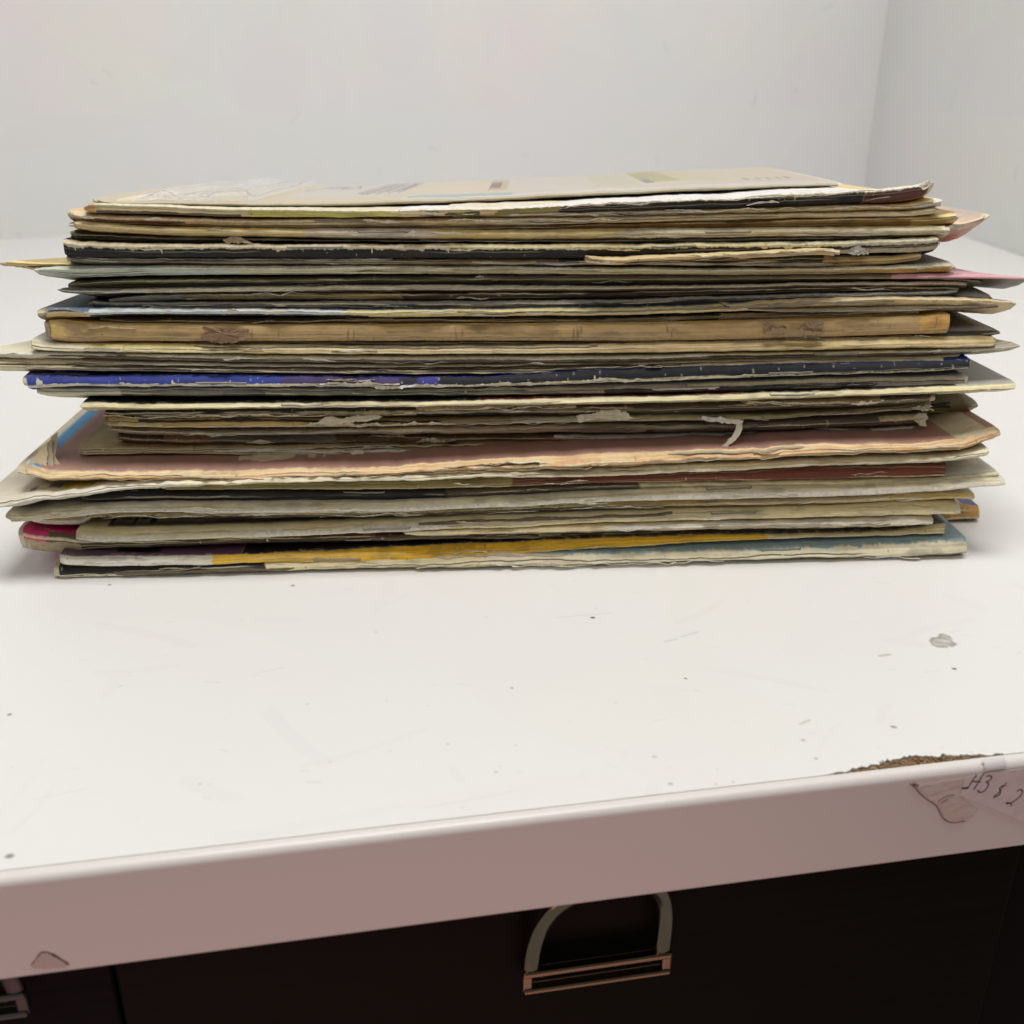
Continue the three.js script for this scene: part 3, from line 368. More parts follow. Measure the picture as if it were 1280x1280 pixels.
// print, colour, wear and painted fold highlights of one cover, unrolled: lower cover, spine, upper cover
function coverMaterial(o, x0, x1, W) {
  const S = o.seed, wide = x1 - x0 > 500 ? 1024 : 512, H = 112, spine = o.spine, top = o.cover?.top ?? [[x0, x1, 0, 400, spine[0][2]]], bottom = o.cover?.bottom ?? spine[0][2];
  const soft = (px, segs) => { let c = segs[0][2]; for (const s of segs) { const t = smooth(-1.5, 1.5, px - s[0]) * (1 - smooth(-1.5, 1.5, px - s[1])); if (t > 0) c = mix3(c, s[2], t); } return c; };
  const r = rng(S * 31 + 5), nicks = []; for (let i = 0; i < (o.nicks ?? 14); i++) { const big = r() < 0.12; nicks.push([lerp(x0, x1, r()), 0.5 + r() * (big ? 2.4 : 1.1), Math.pow(r(), 0.7), big ? 0.1 + r() * 0.3 : 0.04 + r() * 0.13, r() < (o.dark ?? 0.35)]); }
  for (const px of o.cracks ?? []) nicks.push([px, 1.0 + r() * 0.8, 0.3 + 0.4 * r(), 0.25 + 0.3 * r(), true]);
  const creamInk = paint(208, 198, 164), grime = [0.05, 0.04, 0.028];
  const map = dataTexture(wide, H, (ix, iy) => {
    const px = lerp(x0, x1, (ix + 0.5) / wide), v = (iy + 0.5) / H; let c;
    if (v < 0.25) c = mix3(bottom, grime, 0.2 * fbm(px * 0.03, v * 10, S));
    else if (v <= 0.75) {
      const f = (v - 0.25) * 2, nq = noseAt(o, px), q = f < 0.5 ? nq * f * 2 : nq + (1 - nq) * (f - 0.5) * 2, wob = (fbm(px * 0.09, 1, S + 17) - 0.5) * 0.16, jag = (fbm(px * 0.31, 2, S + 19) - 0.5) * 0.16 + 0.22 * smooth(0.78, 0.95, noise(px * 0.17, 6, S + 20)) * (noise(px * 0.05, 3, S + 21) - 0.3);
      c = soft(px + (noise(px * 0.2, q * 6, S + 15) - 0.5) * 5 + (q - 0.5) * 3 * Math.sin(S), spine);
      const streak = 0.70 + 0.38 * noise(px * 0.010, q * 11, S + 23) + 0.18 * noise(px * 0.05, q * 19, S + 27) + 0.12 * noise(px * 0.22, q * 6, S + 29), tint = (fbm(px * 0.02, q * 3, S + 25) - 0.5) * 0.22; c = [c[0] * streak * (1 + tint * 0.4), c[1] * streak, c[2] * streak * (1 - tint)];
      c = mix3(c, grime, 0.34 * smooth(0.50, 0.80, fbm(px * 0.035, q * 2.4, S + 31)));
      for (let f = 0; f < 2; f++) { const fq = 0.16 + 0.7 * hash(f, 3, S) + (fbm(px * 0.011, f * 3, S + 33) - 0.5) * 0.24 + (noise(px * 0.12, f, S + 34) - 0.5) * 0.05, on = (o.plain ? 0.35 : 1) * smooth(0.36, 0.55, noise(px * 0.008, f * 5, S + 35)); c = mix3(c, [0.012, 0.01, 0.007], on * 0.9 * (1 - smooth(0.02, 0.05, Math.abs(q - fq + 0.05)))); if (f < 2) c = mix3(c, creamInk, on * 0.8 * (1 - smooth(0.02, 0.06, Math.abs(q - fq - 0.03)))); }  // dark lines with cream above: painted shade gaps and highlights of page folds
      for (const e of o.edges ?? []) { const [ea, eb, qa, qb, col, rag = 1] = e; if (px < ea || px > eb) continue; const line = qa > 0.05 && qb < 0.95, w2 = line ? (fbm(px * 0.018, 4, S + 18) - 0.5) * 0.3 * Math.min(rag, 1) : (wob + jag) * rag, thin = line ? 0.75 + 0.5 * smooth(0.25, 0.6, noise(px * 0.03, 8, S + qa * 50)) : 1, mq = (qa + qb) / 2, ha = line ? mq - (mq - qa) * thin : qa, hb = line ? mq + (qb - mq) * thin : qb, sf = line ? 0.07 : 0.05; const t = (line ? 0.35 + 0.6 * smooth(0.2, 0.6, noise(px * 0.014, 3, S + qb * 90)) : 1) * smooth(ha - sf, ha + sf, q + w2 * (qa <= 0 ? 0 : 1)) * (1 - smooth(hb - sf, hb + sf, q + w2 * (qb >= 1 ? 0 : 1))); if (t > 0) c = mix3(c, col.map((k) => k * (0.82 + 0.3 * noise(px * 0.3, q * 5, S + 37))), t); }
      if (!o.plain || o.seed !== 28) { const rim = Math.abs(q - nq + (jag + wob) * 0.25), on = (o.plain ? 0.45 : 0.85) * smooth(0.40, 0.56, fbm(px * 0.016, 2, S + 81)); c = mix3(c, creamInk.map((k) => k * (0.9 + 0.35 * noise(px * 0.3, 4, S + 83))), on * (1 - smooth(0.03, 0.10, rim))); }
      for (const [nx, nw, nq, nh, dk] of nicks) { const dx = Math.abs(px - nx - (q - nq) * 3 * Math.sin(nx)); if (dx < nw && Math.abs(q - nq) < nh) c = mix3(c, dk ? grime : creamInk, 0.7 * (1 - dx / nw) * (1 - Math.pow(Math.abs(q - nq) / nh, 2))); }
    } else {
      const q = (v - 0.75) * 4, d = q * q * W * 1000; c = spine[0][2];
      for (const [a, b, da, db, col] of top) { const t = smooth(-2, 2, px - a) * (1 - smooth(-2, 2, px - b)) * smooth(-0.3, 0.3, d - da) * (1 - smooth(-0.3, 0.3, d - db)); if (t > 0) c = mix3(c, col, t); }
      c = c.map((k) => k * (0.86 + 0.24 * fbm(px * 0.05, d * 0.4, S + 41)));
      if (d < 1.4) c = mix3(c, creamInk, 0.5 * smooth(0.55, 0.8, fbm(px * 0.16, d * 1.2, S + 43)));
    }
    return c;
  });
  if (o.art) map.dispose();
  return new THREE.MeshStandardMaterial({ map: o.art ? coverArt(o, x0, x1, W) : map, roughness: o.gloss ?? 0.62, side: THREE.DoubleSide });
}
const K = { black: paint(24, 24, 22), ink: [0.012, 0.012, 0.012], charcoal: paint(42, 38, 32), grey: paint(104, 100, 90), greyGreen: paint(120, 122, 108), cream: paint(202, 188, 146), ivory: paint(216, 206, 174), white: paint(222, 216, 200), tan: paint(160, 140, 92), ochre: paint(176, 146, 84), brown: paint(92, 74, 48), olive: paint(104, 92, 52), umber: paint(54, 43, 28), leather: paint(124, 102, 66), yellow: [0.78, 0.46, 0.025], blue: [0.035, 0.055, 0.30], navy: [0.02, 0.026, 0.05], paleBlue: [0.30, 0.42, 0.46], magenta: [0.60, 0.03, 0.16], plum: [0.13, 0.075, 0.13], red: [0.20, 0.05, 0.024], rose: [0.37, 0.205, 0.165], pink: [0.70, 0.38, 0.42], hotPink: [0.70, 0.16, 0.2], steel: paint(120, 130, 136), mauve: paint(128, 118, 112), coverGrey: [0.42, 0.41, 0.40], coverCream: [0.62, 0.57, 0.47], cyan: [0.07, 0.27, 0.50] };
const mags = [
  // ------------------------------------------------ from the table up
  { seed: 1, flat: true, pts: [[70, 712, 725], [160, 711, 722], [240, 708.5, 719], [320, 706, 716], [490, 702, 713], [620, 696, 712], [770, 694, 709.5], [900, 690, 706.5], [1030, 686.5, 702], [1150, 681, 701], [1212, 677, 699]], set: 0,
    spine: [[60, 330, K.ink], [330, 600, K.cream], [600, 1220, K.ivory]], edges: [[60, 420, -0.1, 0.24, K.white], [600, 1220, 0.86, 1.1, K.paleBlue]], cover: { top: [[60, 560, 0, 200, K.ink], [560, 1220, 0, 200, K.paleBlue]] }, staples: [[953, 1002, 0.8]], torn: [[520, 640, 0.35, 0.8, 0.6], [640, 740, 0.25, 0.9, 0.7], [740, 905, 0.3, 0.7, 0.5, paperWhite], [1080, 1150, 0.15, 1.2, 0.9, paperWhite]], paper: 0, pages: 4, nicks: 34, dark: 0.15,
    label: 'bottom magazine of the pile, black spine at left and pale blue cover at right' },
  { seed: 2, plain: true, folds: 0, pts: [[72, 700.5, 710], [160, 699, 709], [260, 698, 708], [320, 696, 704.5], [490, 689, 703], [600, 684, 697], [770, 676, 685.5], [900, 671, 677], [1030, 668, 672], [1120, 665, 670], [1187, 657, 668]], set: [0, 5],
    spine: [[60, 266, K.white], [266, 960, K.yellow], [960, 1190, K.cream]], edges: [[266, 900, -0.1, 0.16, K.ivory]], cover: { top: [[60, 300, 0, 200, K.plum], [140, 195, 4, 9, K.ink], [300, 740, 0, 200, K.ink], [740, 1190, 0, 200, K.charcoal]] }, staples: [[392, 450, 0.35]], paper: 1, pages: 2, nicks: 22, dark: 0.5, gloss: 0.4,
    label: 'magazine with a bright yellow spine turning white at its left end' },
  { seed: 3, pts: [[28, 664, 690], [50, 667, 693], [90, 671, 694], [120, 674, 690], [300, 672, 680], [700, 667, 674], [1168, 655, 663]], set: [5, 9], spine: [[20, 60, K.magenta], [60, 1200, K.umber]], edges: [[20, 100, -0.1, 0.62, paint(120, 108, 84)]], cover: { top: [[20, 130, 0, 200, K.magenta], [130, 1200, 0, 200, K.ink]] }, paper: 1, pages: 3, round: 0.3,
    label: 'magazine with a magenta cover bulging out low at the left end' },
  { seed: 4, pts: [[500, 668, 672], [600, 664, 670], [770, 658, 666], [900, 655, 664], [1030, 653, 662], [1120, 649.5, 661], [1168, 649, 658]], set: 1, spine: [[490, 760, K.cream], [760, 1170, K.white]], paper: 3, pages: 2, nicks: 6,
    label: 'thin magazine with a clean white spine ending rounded at lower right' },
  { seed: 5, plain: true, folds: 1, pts: [[97, 669, 682], [160, 667.5, 680], [320, 663, 675], [490, 655, 668], [600, 650, 664], [770, 644, 655.5], [900, 641, 653], [1030, 637, 649.5], [1150, 631, 648], [1200, 631, 645]], set: [2, 1.5], spine: [[90, 1210, K.cream]], edges: [[90, 560, 0.2, 0.75, K.white, 0.4]], cover: { top: [[90, 1210, 0, 300, paint(176, 166, 128)], [128, 1100, 6.2, 6.9, [0.05, 0.045, 0.04]], [128, 132, 6.2, 30, [0.05, 0.045, 0.04]], [138, 152, 9.5, 30, [0.02, 0.02, 0.02]], [156, 160, 9, 30, [0.02, 0.02, 0.02]], [164, 172, 9.8, 30, [0.02, 0.02, 0.02]], [178, 186, 8.8, 30, [0.02, 0.02, 0.02]]] }, staples: [[455, 512, 0.55], [890, 945, 0.75]], paper: 1, pages: 3, nicks: 8,
    label: 'plain cream magazine with a thin black rule printed near its spine' },
  { seed: 6, folds: 0, wear: 0, pts: [[1080, 648, 657], [1150, 644, 656], [1200, 634, 655], [1228, 637, 653]], set: 26, depth: 0.1, spine: [[1070, 1240, [0.45, 0.25, 0.06]]], cover: { top: [[1070, 1205, 0, 300, K.cream], [1205, 1240, 0, 300, [0.10, 0.09, 0.22]]] }, paper: 0, pages: 2, skipTop: true,
    label: 'magazine with a purple and mustard corner poking out at lower right' },
  { seed: 7, pts: [[42, 650, 661], [100, 647, 659], [110, 645, 651], [240, 643, 649], [490, 640.5, 645], [770, 630, 637], [1030, 625, 632], [1150, 619, 628], [1222, 618, 625]], set: [6, 3], spine: [[30, 110, K.mauve], [110, 760, K.ink], [760, 1230, K.tan]], edges: [[110, 760, 0.72, 1.1, K.cream, 2]], cover: { top: [[30, 110, 0, 200, [0.6, 0.3, 0.27]], [110, 1230, 0, 200, K.coverCream]] }, torn: [[130, 260, 0.6, 0.5, 0.3], [400, 520, 0.4, 0.6, 0.4], [700, 830, 0.3, 0.9, 0.5]], paper: 1, pages: 2, nicks: 60, dark: 0.3,
    label: 'magazine with a torn black lettered spine under the thick white one' },
  { seed: 8, plain: true, folds: 1, pts: [[8, 646, 659], [30, 645, 656], [60, 641, 651.5], [160, 633, 642.5], [320, 633, 643], [490, 631, 642], [600, 627, 638], [770, 618.5, 630], [900, 614, 627], [1030, 611, 624.5], [1150, 606, 618.5], [1255, 600, 609]], set: [1, 0.5], spine: [[0, 1260, K.ivory]], edges: [[100, 1260, 0, 0.62, K.white, 0.5], [200, 900, -0.1, 0.06, [0.05, 0.04, 0.03], 1]], cover: { top: [[0, 1260, 0, 300, [0.56, 0.53, 0.44]]] }, staples: [[885, 940, 0.95]], paper: 3, pages: 4, nicks: 12, torn: [[690, 760, 0.1, 0.7, 0.3], [430, 520, 0.08, 0.5, 0.3]],
    label: 'wide ivory white magazine, both ends reaching past its neighbours below the middle' },
  { seed: 9, plain: true, round: 0.42, folds: 0, wear: 0.4, pts: [[100, 622, 629], [160, 616.5, 629], [320, 614, 629], [490, 613, 627], [600, 611, 623], [770, 604.5, 612], [900, 603, 610], [1030, 601.5, 608.5], [1150, 599, 606], [1247, 593, 600]], set: [4.5, 3.5], spine: [[90, 560, K.ink], [560, 800, paint(52, 44, 34)], [800, 1250, paint(150, 140, 110)]], cover: { top: [[90, 700, 0, 200, K.ink], [700, 1250, 0, 300, [0.60, 0.56, 0.47]]] }, staples: [[430, 480, 0.8]], paper: 1, pages: 2, nicks: 6, dark: 0.9,
    label: 'magazine with a long black spine and an ivory cover corner at right' },
  { seed: 10, plain: true, folds: 0, pts: [[205, 607, 613.5], [320, 605, 613], [490, 604, 613], [600, 601, 610], [770, 597, 604.5], [900, 591, 603], [1030, 585, 601], [1150, 582.5, 598], [1187, 582, 596]], set: [3, 2], spine: [[200, 640, K.olive], [640, 1190, K.red]], edges: [[200, 1190, -0.1, 0.16, K.cream, 0.7]], paper: 0, pages: 2, nicks: 10,
    label: 'magazine with a rust red spine at the right half' },
  { seed: 11, pts: [[-30, 633, 641], [0, 629, 637], [60, 618.5, 628], [160, 606, 615.5], [205, 603.5, 612], [260, 603, 609], [320, 600, 606.5], [490, 596.5, 603.5], [600, 592, 600], [700, 592, 598.5], [770, 588, 597.5], [900, 582, 592], [1030, 577, 584.5], [1150, 573, 581], [1240, 567, 575]], set: [-2, 0.5], rough: 1.6, spine: [[-40, 220, K.white], [220, 1250, K.ivory]], cover: { top: [[-40, 1250, 0, 300, [0.66, 0.60, 0.47]], [27, 68, 4.5, 9, [0.12, 0.11, 0.12]], [36, 50, 5.5, 7.5, [0.7, 0.68, 0.62]], [70, 112, 1.5, 9, [0.55, 0.42, 0.02]]] }, paper: 3, pages: 2, nicks: 10,
    label: 'warped white magazine whose left corner droops out of the frame' },
  { seed: 12, pts: [[28, 586, 602, 3], [60, 592, 604, 1], [160, 593, 603.5, 0], [320, 591, 604, 0], [490, 586.5, 598, 0], [600, 580, 597, 0], [770, 571, 590, 0], [900, 566, 580, 0], [1030, 559, 573, 0], [1150, 557, 568, 0], [1200, 553, 567, 1], [1250, 540, 556, 4]], set: 0, rough: 1.5, skew: -0.02, spine: [[20, 1260, paint(204, 178, 132)]], edges: [[20, 1260, 0.30, 0.42, paint(176, 132, 84), 1.2], [20, 1260, 0.62, 0.70, paint(150, 104, 62), 1.2], [330, 1200, 0.82, 0.9, paint(184, 138, 90), 1.2]], cover: { top: [[20, 1260, 0, 400, K.rose], [20, 46, 0, 400, K.cyan], [20, 32, 0, 400, [0.62, 0.6, 0.52]]] }, torn: [[60, 330, 0.5, 0.5, 0.4, paperTan], [330, 520, 0.35, 0.7, 0.5, paperTan], [520, 740, 0.4, 0.9, 0.6, paperTan], [740, 950, 0.6, 0.8, 0.6, paperTan], [560, 640, 0.85, 0.6, 0.5, paperTan], [950, 1200, 0.4, 0.6, 0.5, paperTan]], paper: 0, pages: 6, ends: [2.4, 2.4], nicks: 20,
    flaps: [[[30, 592], [31, 584], [38, 572], [44, 566], [52, 585], [66, 598], [48, 598]], [[34, 588], [40, 570], [47, 562], [53, 574], [62, 588], [76, 599], [55, 597]], [[39, 584], [45, 563], [51, 556], [54, 562], [58, 578], [68, 590], [88, 600], [64, 597]]].map((poly, i) => ({ name: 'frayed_page', poly, out: -1.6 - (i % 3) * 0.9, tilt: -1.1, mat: [paperTan, pageMats[0], paperTan][i % 3], crumple: 0.3 })),
    label: 'magazine with a dull rose cover and frayed tan page edges along the front' },
  { seed: 13, pts: [[97, 560, 569], [160, 561, 569], [320, 560, 570], [490, 558, 572], [600, 556, 571], [700, 556, 570], [770, 556, 569], [900, 552, 563], [1030, 548, 558], [1140, 543, 556]], set: [14, 14], spine: [[90, 500, paint(112, 98, 70)], [500, 700, paint(84, 68, 40)], [700, 1150, K.charcoal]], edges: [[90, 520, -0.1, 0.2, paint(150, 138, 108), 0.6]], cover: { top: [[90, 140, 0, 200, [0.40, 0.33, 0.16]], [140, 1150, 0, 200, K.brown]] }, torn: [[430, 500, 0.7, 1.6, 0.8], [300, 420, 0.2, 0.5, 0.3]], flaps: [{ name: 'paper_curl', poly: [[438, 568], [441, 563], [449, 562], [455, 565], [453, 570], [445, 572]], out: 0.8 }], paper: 2, pages: 3, nicks: 26,
    label: 'brown magazine with an olive left end lying on the rose cover' },
  { seed: 14, pts: [[150, 545, 559], [260, 545, 559], [320, 546, 558], [490, 545, 557], [600, 545, 555], [770, 544, 555], [900, 541, 551], [1030, 537, 547], [1157, 534, 542]], set: [17, 15], spine: [[140, 205, paint(84, 68, 50)], [205, 262, paint(150, 122, 92)], [262, 420, K.grey], [420, 700, K.brown], [700, 1160, K.olive]], edges: [[205, 640, 0.5, 0.58, [0.08, 0.06, 0.04], 2]], torn: [[205, 262, 0.6, 1.6, 0.8, paperTan], [310, 345, 0.6, 2.0, 0.9], [520, 570, 0.5, 1.8, 0.9], [460, 540, 0.8, 0.8, 0.5]], paper: 2, pages: 4, nicks: 40,
    label: 'battered brown and grey magazine with torn holes along its spine' },
  { seed: 15, pts: [[138, 538, 545], [320, 540, 545.5], [490, 536, 545], [600, 535, 544.5], [700, 533, 543], [770, 533, 543.5], [960, 530, 541], [1030, 528, 537], [1161, 520, 533]], set: [13, 12], spine: [[130, 475, K.grey], [475, 700, paint(196, 178, 146)], [700, 808, K.mauve], [808, 1170, paint(78, 70, 64)]], edges: [[808, 816, 0, 1, [0.2, 0.03, 0.03], 0.3], [820, 850, 0.3, 0.7, paint(150, 160, 150), 1], [966, 976, 0.2, 0.9, [0.5, 0.25, 0.18], 0.3], [976, 984, 0.2, 0.9, [0.45, 0.55, 0.40], 0.3], [1003, 1006, 0.1, 0.9, K.cream, 0.2], [1034, 1037, 0, 1, K.cream, 0.2], [1056, 1070, 0.2, 0.8, [0.3, 0.12, 0.10], 0.5], [1100, 1165, 0.6, 1.1, K.cream, 1]], flaps: [{ name: 'torn_strip', poly: [[929, 530], [930, 536], [926, 546], [918, 553], [908, 560], [899, 565], [893, 566], [905, 556], [915, 549], [921, 540], [924, 531]], out: 7.5, tilt: -0.3, strip: true }, { name: 'torn_corner', poly: [[1140, 526], [1150, 519], [1161, 519], [1162, 524], [1158, 527], [1158, 533], [1151, 533], [1147, 529]], out: 0.6 }], paper: 1, pages: 2, nicks: 30,
    label: 'magazine with a pinkish middle and a coloured comic print at right on its spine' },
  { seed: 16, pts: [[133, 525, 536], [240, 526, 537], [400, 525, 536.5], [470, 526, 535], [600, 525, 531], [700, 523, 530], [770, 520, 529], [850, 519, 528.5], [950, 520, 526], [1030, 515, 521], [1110, 510, 516], [1165, 505, 515]], set: [11, 13], spine: [[120, 430, K.tan], [430, 640, paint(120, 108, 84)], [640, 720, K.white], [720, 1170, paint(160, 150, 112)]], edges: [[120, 470, -0.1, 0.2, K.ivory, 1.4], [1000, 1170, -0.2, 0.4, K.ink, 0.6]], torn: [[370, 500, 0.5, 1.6, 1.0], [470, 570, 0.5, 1.2, 0.8], [715, 800, 0.6, 1.2, 1.0], [870, 960, 0.5, 1.2, 0.9], [540, 720, 0.15, 0.5, 0.4, paperWhite], [960, 1150, 0.5, 0.6, 0.5]],
    flaps: [{ name: 'crumpled_paper', poly: [[721, 520], [742, 517], [757, 513], [768, 511], [773, 510], [777, 514], [785, 516], [789, 522], [793, 526], [778, 528], [765, 527], [745, 525], [727, 526], [725, 532], [722, 531]], out: 5.5, tilt: -0.8, bend: 8 }, { name: 'crumpled_paper', poly: [[398, 527], [404, 524], [412, 520], [418, 524], [430, 524], [444, 520], [470, 519], [478, 522], [460, 528], [440, 530], [425, 533], [410, 535], [400, 533]], out: 5, tilt: -0.8 }, { name: 'torn_curl', poly: [[877, 525], [879, 520], [884, 521], [890, 525], [897, 522], [902, 519], [905, 524], [915, 527], [930, 527], [928, 532], [910, 532], [890, 529]], out: 5.5, tilt: -0.7, mat: paperWhite }, { name: 'torn_curl', poly: [[1139, 511], [1150, 506], [1163, 505], [1168, 508], [1157, 509], [1152, 511], [1166, 512], [1168, 515], [1158, 516], [1147, 513]], out: 1.5, tilt: -0.6 }], paper: 9, pages: 3, nicks: 30,
    label: 'tan magazine with crumpled torn paper hanging out along its spine' },
  { seed: 17, round: 0.42, pts: [[130, 515, 524], [240, 513, 523.5], [320, 512, 522.5], [490, 510, 521], [600, 508, 520], [770, 507, 518], [900, 504, 516], [1030, 500, 511], [1165, 496, 506]], set: [13, 11], spine: [[120, 700, paint(30, 30, 26)], [700, 1170, paint(56, 50, 40)]], edges: [[120, 520, -0.1, 0.26, K.cream, 2.2], [520, 720, 0.78, 1.1, K.cream, 1.5]], torn: [[130, 250, 0.25, 0.7, 0.5], [235, 300, 0.3, 0.8, 0.5], [290, 420, 0.3, 0.8, 0.6], [480, 540, 0.4, 0.7, 0.5], [560, 720, 0.8, 0.6, 0.4]], paper: 1, pages: 2, nicks: 50, dark: 0.3,
    label: 'magazine with a black spine fringed by torn cream flecks at left' },
  { seed: 18, pts: [[930, 501, 508], [1000, 501.5, 509], [1060, 501, 509], [1095, 498, 509.5], [1104, 496, 509]], set: 8, depth: 0.12, spine: [[920, 1110, K.cream]], edges: [[920, 1110, 0.42, 0.55, [0.2, 0.15, 0.08], 0.8]], torn: [[940, 1050, 0.8, 0.7, 0.6], [1060, 1103, 0.6, 1.6, 1.0]], paper: 1, pages: 2, nicks: 8, skipTop: true,
    label: 'short cream magazine with a frayed right end, half the width of the pile' },
  { seed: 19, pts: [[700, 505, 512], [900, 502, 512], [1100, 499, 520], [1165, 496, 523], [1205, 497, 523], [1222, 503, 518]], set: 22, depth: 0.14, spine: [[690, 1230, paint(104, 92, 62)]], edges: [[1100, 1230, 0.65, 1.1, paint(84, 78, 70), 1]], cover: { top: [[690, 1230, 0, 200, paint(70, 62, 56)]] }, paper: 2, pages: 4, skipTop: true,
    label: 'olive brown magazine with a rounded end set back at the right' },
  { seed: 20, pts: [[100, 504, 513], [160, 506.5, 513.5], [320, 506, 512], [490, 503.5, 510], [600, 502, 508.5], [770, 498.5, 506.5], [900, 495.5, 503.5], [1000, 492, 499.5], [1090, 489, 496.5], [1150, 486.5, 494.5], [1275, 481.5, 488.5]], set: [5, 4], spine: [[90, 1280, paint(176, 166, 128)]], edges: [[90, 420, 0, 0.4, paint(120, 110, 84), 1], [300, 1280, 0.3, 0.42, [0.3, 0.24, 0.14], 1]], cover: { top: [[90, 600, 0, 200, K.ink], [600, 930, 0, 200, [0.10, 0.012, 0.012]], [930, 1200, 0, 200, K.ink], [1200, 1290, 0, 300, [0.40, 0.38, 0.34]]] }, staples: [[352, 402, 0.7], [964, 1018, 0.75]], torn: [[1000, 1060, 0.6, 0.7, 0.5]], paper: 1, pages: 2, nicks: 16,
    label: 'wide cream spined magazine with a dark cover and grey right corner sticking far out' },
  { seed: 21, round: 0.42, pts: [[48, 487, 496], [115, 486, 496], [240, 484.5, 496.5], [490, 486, 496], [600, 485, 496], [770, 482, 494], [900, 479, 490.5], [1030, 475, 487.5], [1150, 472, 484], [1212, 471, 483]], set: [8, 8], spine: [[40, 150, paint(150, 148, 128)], [150, 700, paint(86, 84, 74)], [700, 1220, paint(108, 98, 88)]], edges: [[860, 1220, 0.76, 1.1, K.cream, 0.6]], paper: 1, pages: 3, nicks: 14, dark: 0.6, staples: [[280, 330, 0.4]],
    label: 'plain grey spined magazine right below the blue one' },
  { seed: 22, plain: true, round: 0.42, folds: 0, pts: [[29, 471, 487], [45, 471, 486.5], [90, 472, 484], [115, 472, 484], [240, 471, 484.5], [400, 472, 484.5], [490, 473, 486], [600, 472, 484.5], [770, 463, 480], [900, 459, 475], [1030, 456, 470], [1150, 453, 466], [1218, 452, 462]], set: [7, 7], spine: [[20, 352, K.blue], [352, 500, paint(44, 34, 66)], [500, 522, paint(20, 20, 34)], [522, 548, [0.05, 0.045, 0.28]], [548, 1220, [0.009, 0.010, 0.017]]], edges: [[20, 640, -0.1, 0.3, K.white, 1.3], [640, 1220, -0.1, 0.22, K.ivory, 1.3]], cover: { top: [[20, 60, 0, 200, [0.12, 0.09, 0.22]], [62, 104, 2.5, 6, [0.6, 0.58, 0.55]], [60, 352, 0, 2.5, K.blue], [104, 352, 2, 200, K.ink]] }, staples: [[245, 308, 0.45], [962, 1016, 0.4]], torn: [[60, 110, 0.25, 0.8, 0.5], [150, 200, 0.3, 1.4, 0.7], [215, 250, 0.3, 0.9, 0.6], [300, 420, 0.28, 0.8, 0.6], [400, 500, 0.5, 1.4, 1.0], [490, 600, 0.3, 0.7, 0.6], [600, 720, 0.25, 1.0, 0.6], [720, 800, 0.3, 1.4, 0.8], [800, 960, 0.25, 0.9, 0.6]], flaps: [{ name: 'torn_curl', poly: [[467, 484], [472, 485], [490, 485], [512, 481], [520, 482], [500, 486], [478, 488], [470, 487]], out: 1.6, mat: paperWhite }], paper: 1, pages: 3, nicks: 60, dark: 0.1, gloss: 0.72,
    label: 'magazine with a bright blue spine at left and white torn lower edge' },
  { seed: 23, skew: [0.7, 0], pts: [[-30, 457, 463], [60, 457.5, 464], [160, 459, 465.5], [320, 461, 467.5], [490, 462, 470], [600, 462, 470], [770, 458, 464.5], [900, 455, 460], [1030, 451, 456.5], [1185, 448, 455]], set: [8, 9], spine: [[-40, 90, paint(170, 160, 130)], [90, 850, paint(58, 50, 40)], [850, 1190, paint(160, 146, 108)]], edges: [[-40, 420, -0.1, 0.3, paint(190, 180, 150), 0.5]], paper: 1, pages: 2, nicks: 10,
    label: 'lowest of three thin pale magazines running out of frame at left' },
  { seed: 24, skew: [0.7, 0], pts: [[-30, 450, 456], [60, 450, 456.5], [160, 452, 458.5], [320, 455, 461], [490, 456, 462], [770, 453, 458.5], [1030, 447, 451.5], [1203, 445, 451]], set: [9, 10], spine: [[-40, 80, paint(170, 156, 122)], [80, 900, paint(70, 60, 48)], [900, 1210, paint(110, 104, 96)]], edges: [[-40, 1210, 0.7, 1.1, paint(130, 116, 92), 0.6]], paper: 0, pages: 2, nicks: 10,
    label: 'middle one of three thin pale magazines running out of frame at left' },
  { seed: 25, skew: [0.7, -0.8], pts: [[-30, 441, 449], [60, 441, 450], [110, 441, 450], [160, 443, 452], [240, 444, 455.5], [490, 447, 456.5], [600, 447, 456], [770, 446, 453.5], [900, 443, 449], [1030, 441, 446.5], [1150, 438, 444], [1225, 434, 443], [1276, 431, 442]], set: [8.5, 9], spine: [[-40, 95, paint(180, 174, 150)], [95, 800, paint(70, 60, 52)], [800, 1280, paint(116, 108, 98)]], edges: [[-40, 900, 0.60, 1.1, K.white, 0.7], [900, 1120, 0.55, 1.1, K.ivory, 0.7], [1225, 1260, 0.4, 0.7, K.white, 1.5]], staples: [[334, 396, 0.62], [1018, 1072, 0.7]], torn: [[280, 320, 0.7, 0.9, 0.5, paperWhite], [380, 420, 0.7, 0.8, 0.5, paperWhite]], paper: 3, pages: 2, nicks: 16,
    label: 'magazine with a crisp white line along the top of its dark spine, stapled' },
  { seed: 26, pts: [[35, 427, 439], [60, 430, 441], [160, 432, 442.5], [320, 433, 444], [490, 435, 444.5], [600, 435, 444], [770, 432, 443.5], [900, 429, 441.5], [1030, 426.5, 440], [1150, 423.5, 438], [1225, 423, 438], [1248, 424, 436]], set: [8, 8], spine: [[25, 110, K.ivory], [110, 400, paint(140, 128, 84)], [400, 1255, paint(186, 166, 118)]], edges: [[300, 1255, 0.42, 0.55, paint(120, 96, 52), 0.7], [104, 150, 0, 0.6, paint(96, 90, 76), 0.5]], torn: [[300, 330, 0.5, 0.8, 0.5, paperTan], [130, 200, 0.3, 0.6, 0.4]], paper: 0, pages: 3, nicks: 18, cover: { top: [[25, 1255, 0, 200, K.coverCream]] },
    label: 'pale olive cream magazine under the thick tan book' },
